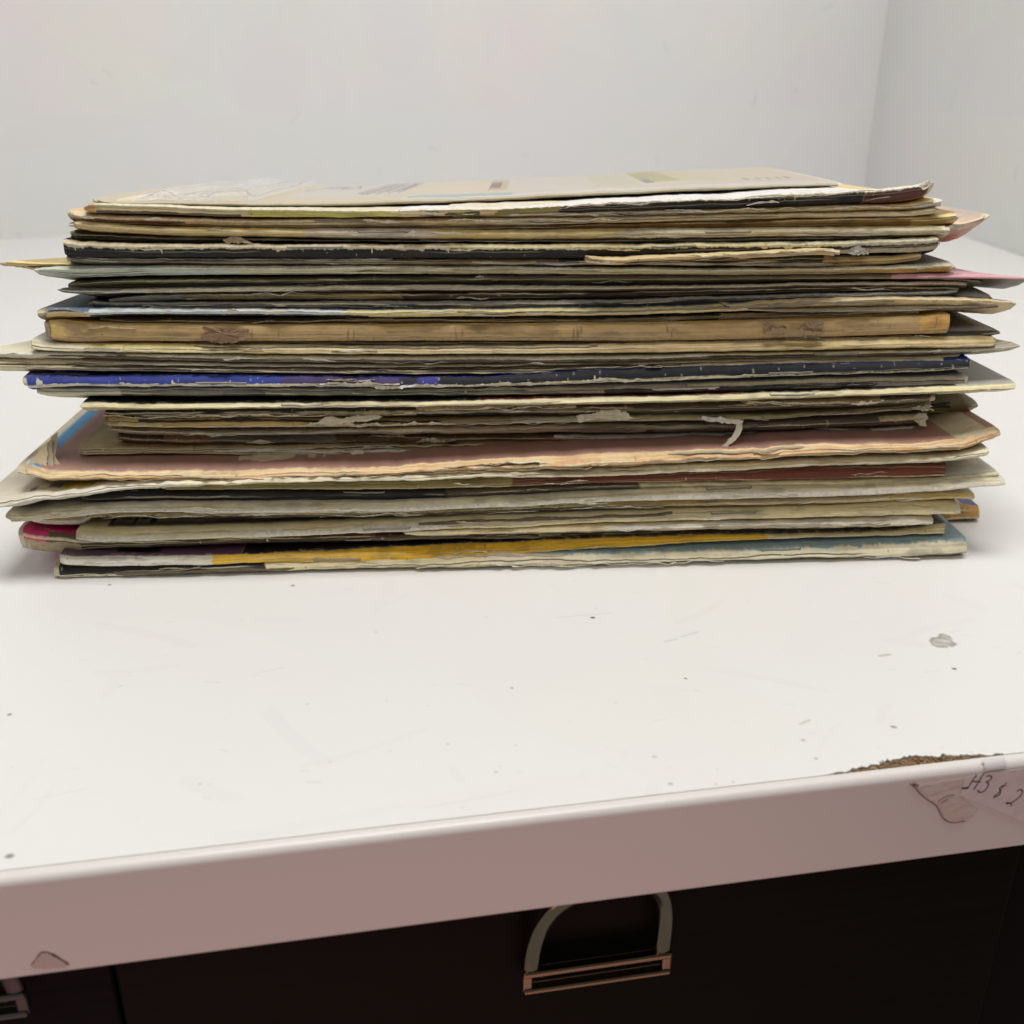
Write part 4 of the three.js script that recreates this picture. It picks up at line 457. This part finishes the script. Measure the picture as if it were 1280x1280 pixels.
  { seed: 27, pts: [[200, 427, 432], [490, 427, 433], [770, 426, 432], [1030, 420, 426], [1150, 418, 424], [1220, 415, 423], [1247, 414, 420]], set: 11, skew: 0.03, spine: [[190, 1250, paint(46, 44, 40)]], edges: [[190, 1250, 0.3, 0.6, paint(76, 72, 64), 0.8]], cover: { top: [[190, 1250, 0, 200, [0.42, 0.41, 0.42]]] }, paper: 4, pages: 1,
    label: 'thin dark magazine with a smooth grey corner pointing right below the thick book' },
  { seed: 28, plain: true, folds: 0, wear: 0.2, pts: [[57, 402, 425], [75, 401, 427], [100, 404, 427.5], [160, 406.5, 427], [320, 408, 427], [490, 407.5, 426.5], [770, 405, 426.5], [900, 403, 425], [1030, 400, 421.5], [1150, 396, 418], [1185, 392, 416], [1193, 394, 412]], set: 9, round: 0.16, rough: 0.6, spine: [[50, 82, paint(186, 158, 92)], [82, 1150, K.leather], [1150, 1195, paint(170, 130, 66)]], edges: [[50, 1195, 0.0, 0.16, paint(120, 98, 66), 0.5]], cracks: [315, 348, 435, 442, 570, 578, 717, 722, 834, 840, 1170], torn: [[252, 300, 0.25, 2.6, 1.2, new THREE.MeshStandardMaterial({ color: new THREE.Color().setRGB(0.34, 0.22, 0.13), roughness: 0.9, side: THREE.DoubleSide })], [955, 1030, 0.3, 2.6, 1.2, new THREE.MeshStandardMaterial({ color: new THREE.Color().setRGB(0.44, 0.31, 0.17), roughness: 0.9, side: THREE.DoubleSide })]], flaps: [{ name: 'torn_flap', mat: bookBoard, poly: [[253, 408], [257, 420], [262, 427], [275, 429], [295, 428], [308, 423], [312, 412], [300, 411], [280, 410]], out: 0.9, tilt: -0.06 }, { name: 'torn_flap', mat: bookBoard, poly: [[1001, 407], [1008, 403], [1022, 400], [1030, 401], [1028, 412], [1026, 419], [1018, 420], [1004, 420], [1001, 414]], out: 0.9, tilt: -0.06 }, { name: 'torn_flap', mat: bookBoard, poly: [[954, 404], [958, 403], [980, 405], [985, 413], [978, 420], [960, 417], [954, 411]], out: 0.8, tilt: -0.1 }], paper: 2, pages: 3, nicks: 12, dark: 0.8, category: 'book', cover: { thick: 0.0005 },
    label: 'thick tan book with a cracked smooth spine in the middle of the pile' },
  { seed: 29, pts: [[120, 398, 406], [320, 398, 407.5], [490, 397, 407], [770, 397, 405], [900, 393, 401.5], [1030, 390, 399], [1155, 386.5, 395.5]], set: [12, 11], spine: [[110, 900, paint(48, 42, 40)], [900, 1160, paint(150, 136, 108)]], edges: [[110, 1160, 0.25, 0.42, paint(96, 84, 78), 0.8], [900, 1160, 0.42, 0.56, K.ink, 0.6]], cover: { top: [[110, 1100, 0, 200, K.ink], [1100, 1160, 0, 200, [0.42, 0.42, 0.43]]] }, paper: 4, pages: 2,
    label: 'dark purplish magazine lying directly on the thick tan book' },
  { seed: 30, droop: [0.02, 0.12], pts: [[52, 385, 399], [100, 387, 397.5], [160, 387, 394.5], [300, 388, 395.5], [430, 389, 396.5], [490, 389, 397.5], [600, 388, 396.5], [770, 386.5, 395], [900, 382, 391], [960, 378, 389], [1030, 374, 385], [1150, 373, 383.5], [1230, 373.5, 382.5], [1271, 377, 383]], set: [9, 9], spine: [[45, 110, paint(196, 172, 122)], [110, 432, paint(142, 152, 156)], [432, 900, paint(150, 140, 92)], [900, 1275, paint(136, 120, 84)]], edges: [[45, 110, 0.75, 1.1, [0.12, 0.2, 0.34], 0.5], [110, 460, 0, 0.28, K.ink, 0.5], [600, 1275, 0, 0.2, paint(186, 170, 130), 0.6], [1240, 1275, 0, 1, paint(140, 124, 100), 0.4]], cover: { top: [[45, 1275, 0, 200, [0.1, 0.14, 0.2]]] }, staples: [[962, 1018, 0.5]], torn: [[198, 216, 0.6, 0.8, 0.5], [280, 300, 0.7, 1.2, 0.6], [330, 360, 0.7, 0.8, 0.5], [640, 700, 0.6, 0.7, 0.5], [480, 560, 0.6, 0.5, 0.4]], paper: 0, pages: 3, ends: [2, 1], nicks: 22,
    label: 'magazine with a silvery blue spine at left turning olive, above the tan book' },
  { seed: 31, pts: [[900, 383, 388], [1000, 387, 391], [1100, 385, 390], [1200, 383, 387.5], [1250, 383, 387]], set: 9.5, depth: 0.1, spine: [[890, 1260, paint(124, 116, 102)]], edges: [[1160, 1260, 0, 0.5, paint(70, 66, 62), 0.5]], paper: 3, pages: 1, skipTop: true,
    label: 'thin grey pamphlet just under the drooping olive end at right' },
  { seed: 32, round: 0.42, pts: [[113, 379, 386.5], [320, 378, 387], [490, 377.5, 387.5], [600, 377, 387.5], [770, 375, 385.5], [900, 371, 380], [1030, 367, 374], [1200, 365, 372.5]], set: [12.5, 12], spine: [[105, 1205, paint(44, 44, 44)]], edges: [[105, 1205, 0.74, 1.1, paint(104, 100, 92), 0.6], [480, 520, 0.2, 0.7, paint(40, 50, 60), 1]], cover: { top: [[105, 1205, 0, 200, [0.12, 0.12, 0.125]]] }, paper: 4, pages: 2,
    label: 'charcoal magazine between the silvery blue spine and the mottled tan one' },
  { seed: 33, skew: [0.5, 0], pts: [[133, 372, 378.5], [225, 367, 377], [320, 366.5, 376], [490, 366, 376.5], [600, 366, 376], [770, 364.5, 374.5], [900, 362, 370], [1030, 359, 366], [1205, 358.5, 365]], set: [13, 12.5], spine: [[125, 225, paint(104, 102, 100)], [225, 500, paint(112, 96, 64)], [500, 640, paint(60, 44, 34)], [640, 1210, K.umber]], cracks: [275, 305, 556], paper: 2, pages: 2, nicks: 16, dark: 0.9, cover: { top: [[125, 1210, 0, 200, [0.34, 0.34, 0.35]]] },
    label: 'mottled tan and brown spined magazine in the upper half of the pile' },
  { seed: 34, depth: 0.12, skew: [1.2, 0], pts: [[69, 363.5, 368.5], [160, 362, 367.5], [320, 359.5, 366], [490, 358, 365], [600, 358, 365.5], [770, 358, 364.5], [900, 357, 362.5], [1030, 354, 359.5], [1120, 353, 359], [1215, 352, 358]], set: 12, spine: [[60, 150, paint(80, 76, 76)], [150, 1220, paint(70, 60, 48)]], edges: [[150, 1220, 0.5, 1.1, K.ivory, 0.4]], paper: 4, pages: 1, cover: { top: [[60, 1220, 0, 200, [0.2, 0.2, 0.2]]] },
    label: 'thin flat magazine showing as a fine cream line, its left end a dark blade' },
  { seed: 35, pts: [[95, 354, 362], [110, 352, 364], [160, 349, 362], [320, 348, 360], [490, 346, 359], [770, 345, 358], [900, 345, 356], [1030, 344, 353], [1150, 344, 352], [1228, 350, 358]], set: [14, 13], spine: [[85, 1235, paint(76, 70, 48)]], edges: [[85, 1235, 0.42, 0.5, [0.05, 0.04, 0.02], 1], [85, 1235, 0.68, 0.74, paint(120, 112, 84), 1]], torn: [[740, 790, 0.4, 0.4, 0.3, paperCream]], paper: 2, pages: 4, nicks: 24, dark: 0.6, ends: [2, 1],
    label: 'dark olive magazine with a rounded left end below the grey green one' },
  { seed: 36, plain: true, folds: 0, wear: 0, droop: [0, 0.13], pts: [[600, 347, 350.5], [900, 346, 350.5], [1100, 343.5, 349.5], [1200, 343, 349], [1250, 344.5, 348.5], [1300, 346, 348.5]], set: [13, 11], skew: -0.03, spine: [[590, 1116, paint(70, 62, 44)], [1116, 1310, paint(200, 146, 156)]], cover: { top: [[590, 1310, 0, 200, K.pink], [590, 1310, 14, 200, K.hotPink]] }, paper: 3, pages: 1, skipTop: true, gloss: 0.5,
    label: 'pink covered magazine whose corner reaches out of the frame at right' },
  { seed: 37, folds: 1, pts: [[45, 335, 338.5], [70, 334, 344], [95, 333.5, 347.5], [120, 333, 347], [160, 333, 345.5], [320, 332.5, 344], [490, 333, 343.5], [770, 335, 343.5], [900, 336, 344], [1030, 335.5, 343.5], [1110, 333, 342.5], [1193, 330.5, 342]], set: [11, 11], spine: [[40, 300, paint(124, 130, 120)], [300, 560, paint(128, 122, 100)], [560, 950, paint(130, 124, 96)], [950, 1200, paint(120, 96, 44)]], edges: [[200, 1200, 0.66, 1.1, paint(184, 178, 156), 0.5], [700, 1200, -0.1, 0.14, paint(160, 140, 90), 0.6]], paper: 1, pages: 3, nicks: 12, cover: { top: [[40, 1200, 0, 200, [0.36, 0.38, 0.34]]] },
    label: 'grey green magazine whose left end thins to a pale drooping lip' },
  { seed: 38, depth: 0.04, skew: [1.6, 0], pts: [[5, 327, 334.5], [60, 328.5, 335], [120, 331, 335.5], [300, 331, 334], [800, 330, 333.5]], set: [14, 16], spine: [[-5, 810, paint(190, 170, 110)]], edges: [[-5, 140, 0.55, 0.8, paint(120, 92, 40), 0.6]], paper: 0, pages: 1, ends: [3, 1], cover: { top: [[-5, 810, 0, 200, [0.5, 0.4, 0.2]]] },
    label: 'tan leaflet sticking far out at the left of the pile' },
  { seed: 39, round: 0.42, pts: [[85, 322, 331], [160, 323, 331], [320, 323.5, 332], [490, 323.5, 333], [680, 323, 333], [770, 323, 333.5], [900, 322, 335], [1030, 320, 335], [1100, 320, 331], [1151, 319, 328.5]], set: [12, 12], spine: [[75, 480, paint(56, 54, 50)], [480, 700, paint(90, 72, 44)], [700, 1030, paint(40, 36, 28)], [1030, 1160, paint(176, 150, 98)]], edges: [[75, 480, 0.5, 0.66, paint(88, 84, 80), 0.7], [1030, 1160, 0.3, 0.45, [0.2, 0.13, 0.06], 1]], staples: [[672, 722, 0.5]], paper: 0, pages: 2, nicks: 18,
    label: 'dark magazine with a tan right end, just above the grey green one' },
  { seed: 40, pts: [[733, 325, 332.5], [770, 323.5, 332], [830, 320.5, 328.5], [900, 318, 325.5], [970, 314.5, 321.5], [1030, 312.5, 319.5], [1048, 313.5, 320.5]], set: 6, depth: 0.1, spine: [[725, 1055, paint(200, 178, 130)]], edges: [[725, 1055, 0.42, 0.56, paint(130, 90, 48), 0.8]], torn: [[733, 770, 0.4, 0.8, 0.5], [830, 1040, 0.85, 0.4, 0.3]], paper: 0, pages: 1, skipTop: true,
    label: 'short tan leaflet slanting up across the black spine at right' },
  { seed: 41, plain: true, round: 0.42, folds: 0, pts: [[75, 301, 318], [85, 300, 321], [100, 302.5, 322.5], [160, 304, 322.5], [320, 306, 323], [490, 306, 323], [600, 306, 323], [770, 305.5, 323], [900, 304, 320], [1030, 302, 318], [1150, 298, 316], [1170, 298, 315], [1178, 302, 312]], set: 10, spine: [[65, 1185, K.ink]], edges: [[65, 560, 0.66, 1.1, paint(196, 182, 150), 1.2], [560, 960, 0.66, 1.1, paint(150, 140, 104), 1.2], [960, 1185, 0.60, 1.1, paint(140, 134, 112), 0.9], [1040, 1185, -0.1, 0.36, paint(116, 108, 88), 0.6]], staples: [[360, 428, 0.82], [815, 868, 0.8]], flaps: [{ name: 'torn_flap', poly: [[1060, 316], [1064, 311], [1072, 308], [1074, 306], [1077, 308], [1082, 311], [1086, 316], [1085, 318], [1065, 318.5]], out: 0.9, tilt: -0.3, mat: new THREE.MeshStandardMaterial({ color: new THREE.Color().setRGB(0.42, 0.38, 0.31), roughness: 0.9 }) }], torn: [[160, 260, 0.7, 0.6, 0.4], [560, 640, 0.66, 0.7, 0.4], [700, 800, 0.66, 0.7, 0.4]], paper: 1, pages: 3, nicks: 40, dark: 0.2, gloss: 0.75,
    label: 'magazine with a thick black spine and a worn cream upper edge below the tan spine' },
  { seed: 42, pts: [[88, 289, 302], [100, 290, 303], [160, 294, 304], [320, 297, 305.5], [490, 299, 306], [770, 299, 305.5], [1030, 296, 303], [1120, 294, 300], [1170, 293, 299]], set: 13, spine: [[80, 300, paint(70, 64, 48)], [300, 700, K.ink], [700, 1180, paint(86, 78, 64)]], flaps: [{ name: 'torn_flap', mat: paperTan, poly: [[278, 301], [282, 298], [290, 296], [298, 297], [306, 301], [318, 305], [300, 304], [284, 304]], out: 2.2, tilt: -0.6 }], paper: 2, pages: 2, nicks: 12,
    label: 'dark thin magazine with a bent left end under the smooth tan spine' },
  { seed: 43, pts: [[850, 284, 288], [1000, 283, 288], [1120, 282, 290], [1170, 279, 297], [1205, 275, 295], [1225, 271, 283], [1233, 269, 275]], set: 17, depth: 0.1, rough: 2.5, spine: [[840, 1180, paint(140, 110, 90)], [1180, 1240, paint(200, 176, 150)]], edges: [[1160, 1240, 0.3, 0.42, paint(150, 90, 76), 2], [1160, 1240, -0.1, 0.2, paint(180, 140, 124), 1]], cover: { top: [[840, 1240, 0, 200, [0.52, 0.42, 0.36]]] }, torn: [[1165, 1215, 0.55, 2.0, 1.4]], paper: 1, pages: 2, skipTop: true,
    label: 'crumpled pink magazine corner sticking out at the upper right' },
  { seed: 44, plain: true, folds: 1, pts: [[87, 277, 285], [100, 275, 288], [115, 277, 291], [160, 281.5, 293.5], [240, 284.5, 296.5], [320, 286, 297], [490, 286.5, 300], [600, 288, 301], [770, 287, 300.5], [900, 286, 298.5], [1030, 285, 297], [1150, 284, 296.5], [1185, 283, 296]], set: 10.5, spine: [[80, 382, paint(196, 174, 116)], [382, 545, paint(176, 164, 146)], [545, 775, paint(186, 166, 110)], [775, 1190, paint(172, 164, 134)]], edges: [[80, 1190, -0.1, 0.16, paint(110, 96, 64), 0.6]], staples: [[448, 512, 0.72], [882, 938, 0.65]], torn: [[434, 450, 0.6, 1.4, 0.7], [505, 530, 0.5, 1.6, 0.8], [775, 870, 0.2, 0.8, 0.6], [540, 580, 0.7, 0.8, 0.5]], paper: 1, pages: 3, nicks: 10,
    label: 'magazine with a smooth thick tan spine, greyish between its staples' },
  { seed: 45, pts: [[115, 276, 282], [490, 283.5, 287.5], [770, 279, 288], [830, 276.5, 287], [1030, 272, 286], [1150, 270.5, 284], [1200, 269, 281]], set: [14, 12], spine: [[105, 800, paint(90, 70, 36)], [800, 1140, paint(112, 88, 46)], [1140, 1205, paint(170, 150, 92)]], edges: [[850, 1205, 0.42, 0.5, [0.1, 0.07, 0.03], 0.7], [850, 1205, 0.72, 0.78, [0.08, 0.06, 0.03], 0.7]], staples: [[878, 930, 0.9]], paper: 0, pages: 3, nicks: 12,
    label: 'olive brown magazine near the top, its tan end free at the right' },
  { seed: 46, pts: [[81, 265, 272], [100, 266.5, 279], [160, 270, 281.5], [320, 274, 284.5], [490, 273, 284.5], [600, 272, 283], [700, 272, 281], [770, 270.5, 279.5], [900, 268, 276], [1030, 266, 272.5], [1120, 264.5, 271], [1174, 262, 270]], set: 11, spine: [[75, 250, paint(140, 116, 84)], [250, 1180, paint(178, 162, 124)]], edges: [[75, 1180, 0.62, 1.1, paint(214, 200, 160), 0.9], [100, 230, 0.2, 0.5, paint(70, 44, 30), 0.9]], staples: [[394, 457, 0.72]], torn: [[180, 205, 0.7, 0.8, 0.5], [455, 500, 0.7, 0.9, 0.6], [560, 640, 0.75, 0.6, 0.4], [690, 780, 0.6, 0.6, 0.5]], paper: 1, pages: 3, nicks: 20,
    label: 'second magazine from the top at the left, worn cream spine with a long staple' },
  { seed: 47, pts: [[560, 266, 272], [700, 264, 272], [770, 263, 271.5], [900, 260.5, 268.5], [1030, 257, 266], [1120, 255.5, 264], [1172, 251, 262]], set: 11, spine: [[550, 1180, paint(196, 174, 118)]], edges: [[550, 1180, 0.40, 0.55, paint(130, 104, 54), 0.9]], staples: [[765, 818, 0.5]], torn: [[690, 780, 0.3, 0.7, 0.5], [830, 1000, 0.7, 0.5, 0.4], [1000, 1140, 0.6, 0.4, 0.3]], paper: 0, pages: 2, ends: [1, 2.5], nicks: 12,
    label: 'tan magazine right below the black spine at the top right' },
  { seed: 48, plain: true, round: 0.42, folds: 0, depth: 0.15, droop: [0, 0.16], pts: [[105, 255, 265], [120, 254, 266.5], [160, 255.5, 267.5], [320, 261, 271.5], [490, 262, 271.5], [600, 260.5, 270], [700, 256.5, 266], [770, 252.5, 265], [900, 247, 261], [1030, 239, 257.5], [1090, 236.5, 254], [1150, 231, 248], [1160, 229, 244], [1167, 226, 238]], set: 10, collapse: 0.3, spine: [[95, 118, paint(150, 112, 60)], [118, 310, paint(170, 156, 116)], [310, 500, paint(136, 132, 62)], [500, 620, paint(150, 130, 90)], [620, 700, paint(90, 84, 40)], [700, 1080, K.ink], [1080, 1170, paint(58, 34, 28)]], edges: [[118, 500, 0.72, 1.1, paint(222, 212, 176), 0.8], [118, 300, -0.1, 0.3, paint(60, 56, 44), 0.5], [500, 1170, 0.82, 1.1, K.white, 1.1], [524, 548, 0.1, 0.7, [0.05, 0.09, 0.06], 1], [556, 600, 0.1, 0.6, [0.05, 0.09, 0.05], 1]], cover: { top: [[95, 500, 0, 300, [0.66, 0.62, 0.48]], [500, 1170, 0, 300, [0.74, 0.72, 0.70]]] }, staples: [[766, 815, 0.85]], torn: [[700, 830, 0.75, 0.6, 0.4, paperWhite], [490, 560, 0.5, 1.0, 0.6], [900, 1100, 0.82, 0.5, 0.3, paperWhite]], flaps: [{ name: 'bent_corner', poly: [[1148, 233], [1158, 228], [1165, 225], [1167, 229], [1162, 234], [1155, 237]], out: 0.4, tilt: -0.3 }], paper: 1, pages: 2, nicks: 40, dark: 0.25, gloss: 0.75,
    label: 'magazine second from the top, olive spine at left and black at right with bent corner' },
  { seed: 49, plain: true, folds: 0, wear: 0.3, n: 130, pts: [[110, 253, 255.5, 12], [160, 252.5, 256, 13], [220, 252, 257, 15], [320, 254, 258, 18], [420, 253, 258, 22], [500, 250.5, 255.5, 26], [600, 247, 252, 28], [770, 238.5, 243.5, 30], [900, 233.5, 238, 30], [1000, 230, 233.5, 28], [1052, 228.5, 232, 26]], set: 20, depth: 0.15, skew: [-0.05, 0.14], art: true, spine: [[100, 500, paint(206, 196, 160)], [500, 1060, paint(196, 190, 184)]], edges: [[500, 1060, 0.2, 0.5, paint(150, 142, 136), 0.5]], paper: 3, pages: 2, nicks: 10, gloss: 0.38,
    label: 'topmost magazine, its faded beige cover seen edge on from the front' },
];

for (const o of mags) o.built = makeMagazine(o);
{ // torn plastic wrapper clinging to the left end of the topmost magazine
  const top = mags[mags.length - 1], n = 44, m = 22, pos = [], idx = [], b = top.built.position;
  const cover = top.built.children[0].geometry.attributes.position, at = new THREE.Vector3();
  const P = DEPTHS.length * 2 + ARC, rowsN = top.debug.length;
  for (let i = 0; i <= n; i++) for (let j = 0; j <= m; j++) {
    const row = Math.round(lerp(8, rowsN * 0.21, i / n)), kf = lerp(DEPTHS.length + ARC - 1, P - 1, Math.pow(j / m, 0.8)), k0 = Math.floor(kf), k1 = Math.min(P - 1, k0 + 1), A = new THREE.Vector3().fromBufferAttribute(cover, row * 2 * P + k0), B = new THREE.Vector3().fromBufferAttribute(cover, row * 2 * P + k1);
    at.lerpVectors(A, B, kf - k0); const f = Math.abs(noise(i * 0.09 + j * 0.05, j * 0.12, 91) - 0.5) * 1.7 + 0.2 * Math.abs(noise(i * 0.2 - j * 0.15, j * 0.2, 92) - 0.5), edge = Math.min(1, j / 2, i / 2, (n - i) / 2);
    pos.push(at.x, at.y + 0.0003 + 0.0038 * f * edge, at.z);
    if (i < n && j < m) { const c = i * (m + 1) + j; idx.push(c, c + m + 1, c + 1, c + m + 1, c + m + 2, c + 1); }
  }
  const g = new THREE.BufferGeometry(); g.setAttribute('position', new THREE.Float32BufferAttribute(pos, 3)); g.setIndex(idx); g.computeVertexNormals();
  mesh('plastic_wrapper', g, new THREE.MeshPhysicalMaterial({ color: 0xffffff, transmission: 0.86, thickness: 0, roughness: 0.2, ior: 1.5, side: THREE.DoubleSide }), top.built);
}
{ // white scrap on the rose cover
  const rose = mags.find((o) => o.seed === 12), p = atZ(347, 577, zFront(347) - 0.011), sc = thing('paper_scrap', 'small white paper scrap lying on the rose cover left of centre', 'paper scrap', p);
  const q = [[329, 573.5], [340, 572.5], [352, 571], [366, 570.5], [368, 572.5], [356, 576.5], [343, 580], [333, 581.5], [330, 578]].map(([x, y]) => atZ(x, y, zFront(347) - 0.0095 - (581 - y) * 0.00035).sub(p)), s2 = new THREE.BufferGeometry(), v = [], id = [];
  for (const lift of [0, 0.00018]) q.forEach((a) => v.push(a.x, a.y + lift, a.z)); const k = q.length; for (let i = 1; i < k - 1; i++) id.push(0, i, i + 1, k, k + i + 1, k + i); for (let i = 0; i < k; i++) { const j = (i + 1) % k; id.push(i, j, k + i, j, k + j, k + i); }
  s2.setAttribute('position', new THREE.Float32BufferAttribute(v, 3)); s2.setIndex(id); const s3 = s2.toNonIndexed(); s3.computeVertexNormals(); mesh('paper', s3, paperWhite, sc);
}
{ // report of how far each spine stands above or inside what lies below it
  if (globalThis.process?.env?.STACK_REPORT) mags.forEach((o, i) => console.log(i, o.label.slice(0, 40), o.debug.filter((_, k) => k % 12 === 6).map((s) => ((s.yb - s.yd) * 1000).toFixed(1)).join(' ')));
}
renderer.render(scene, camera);
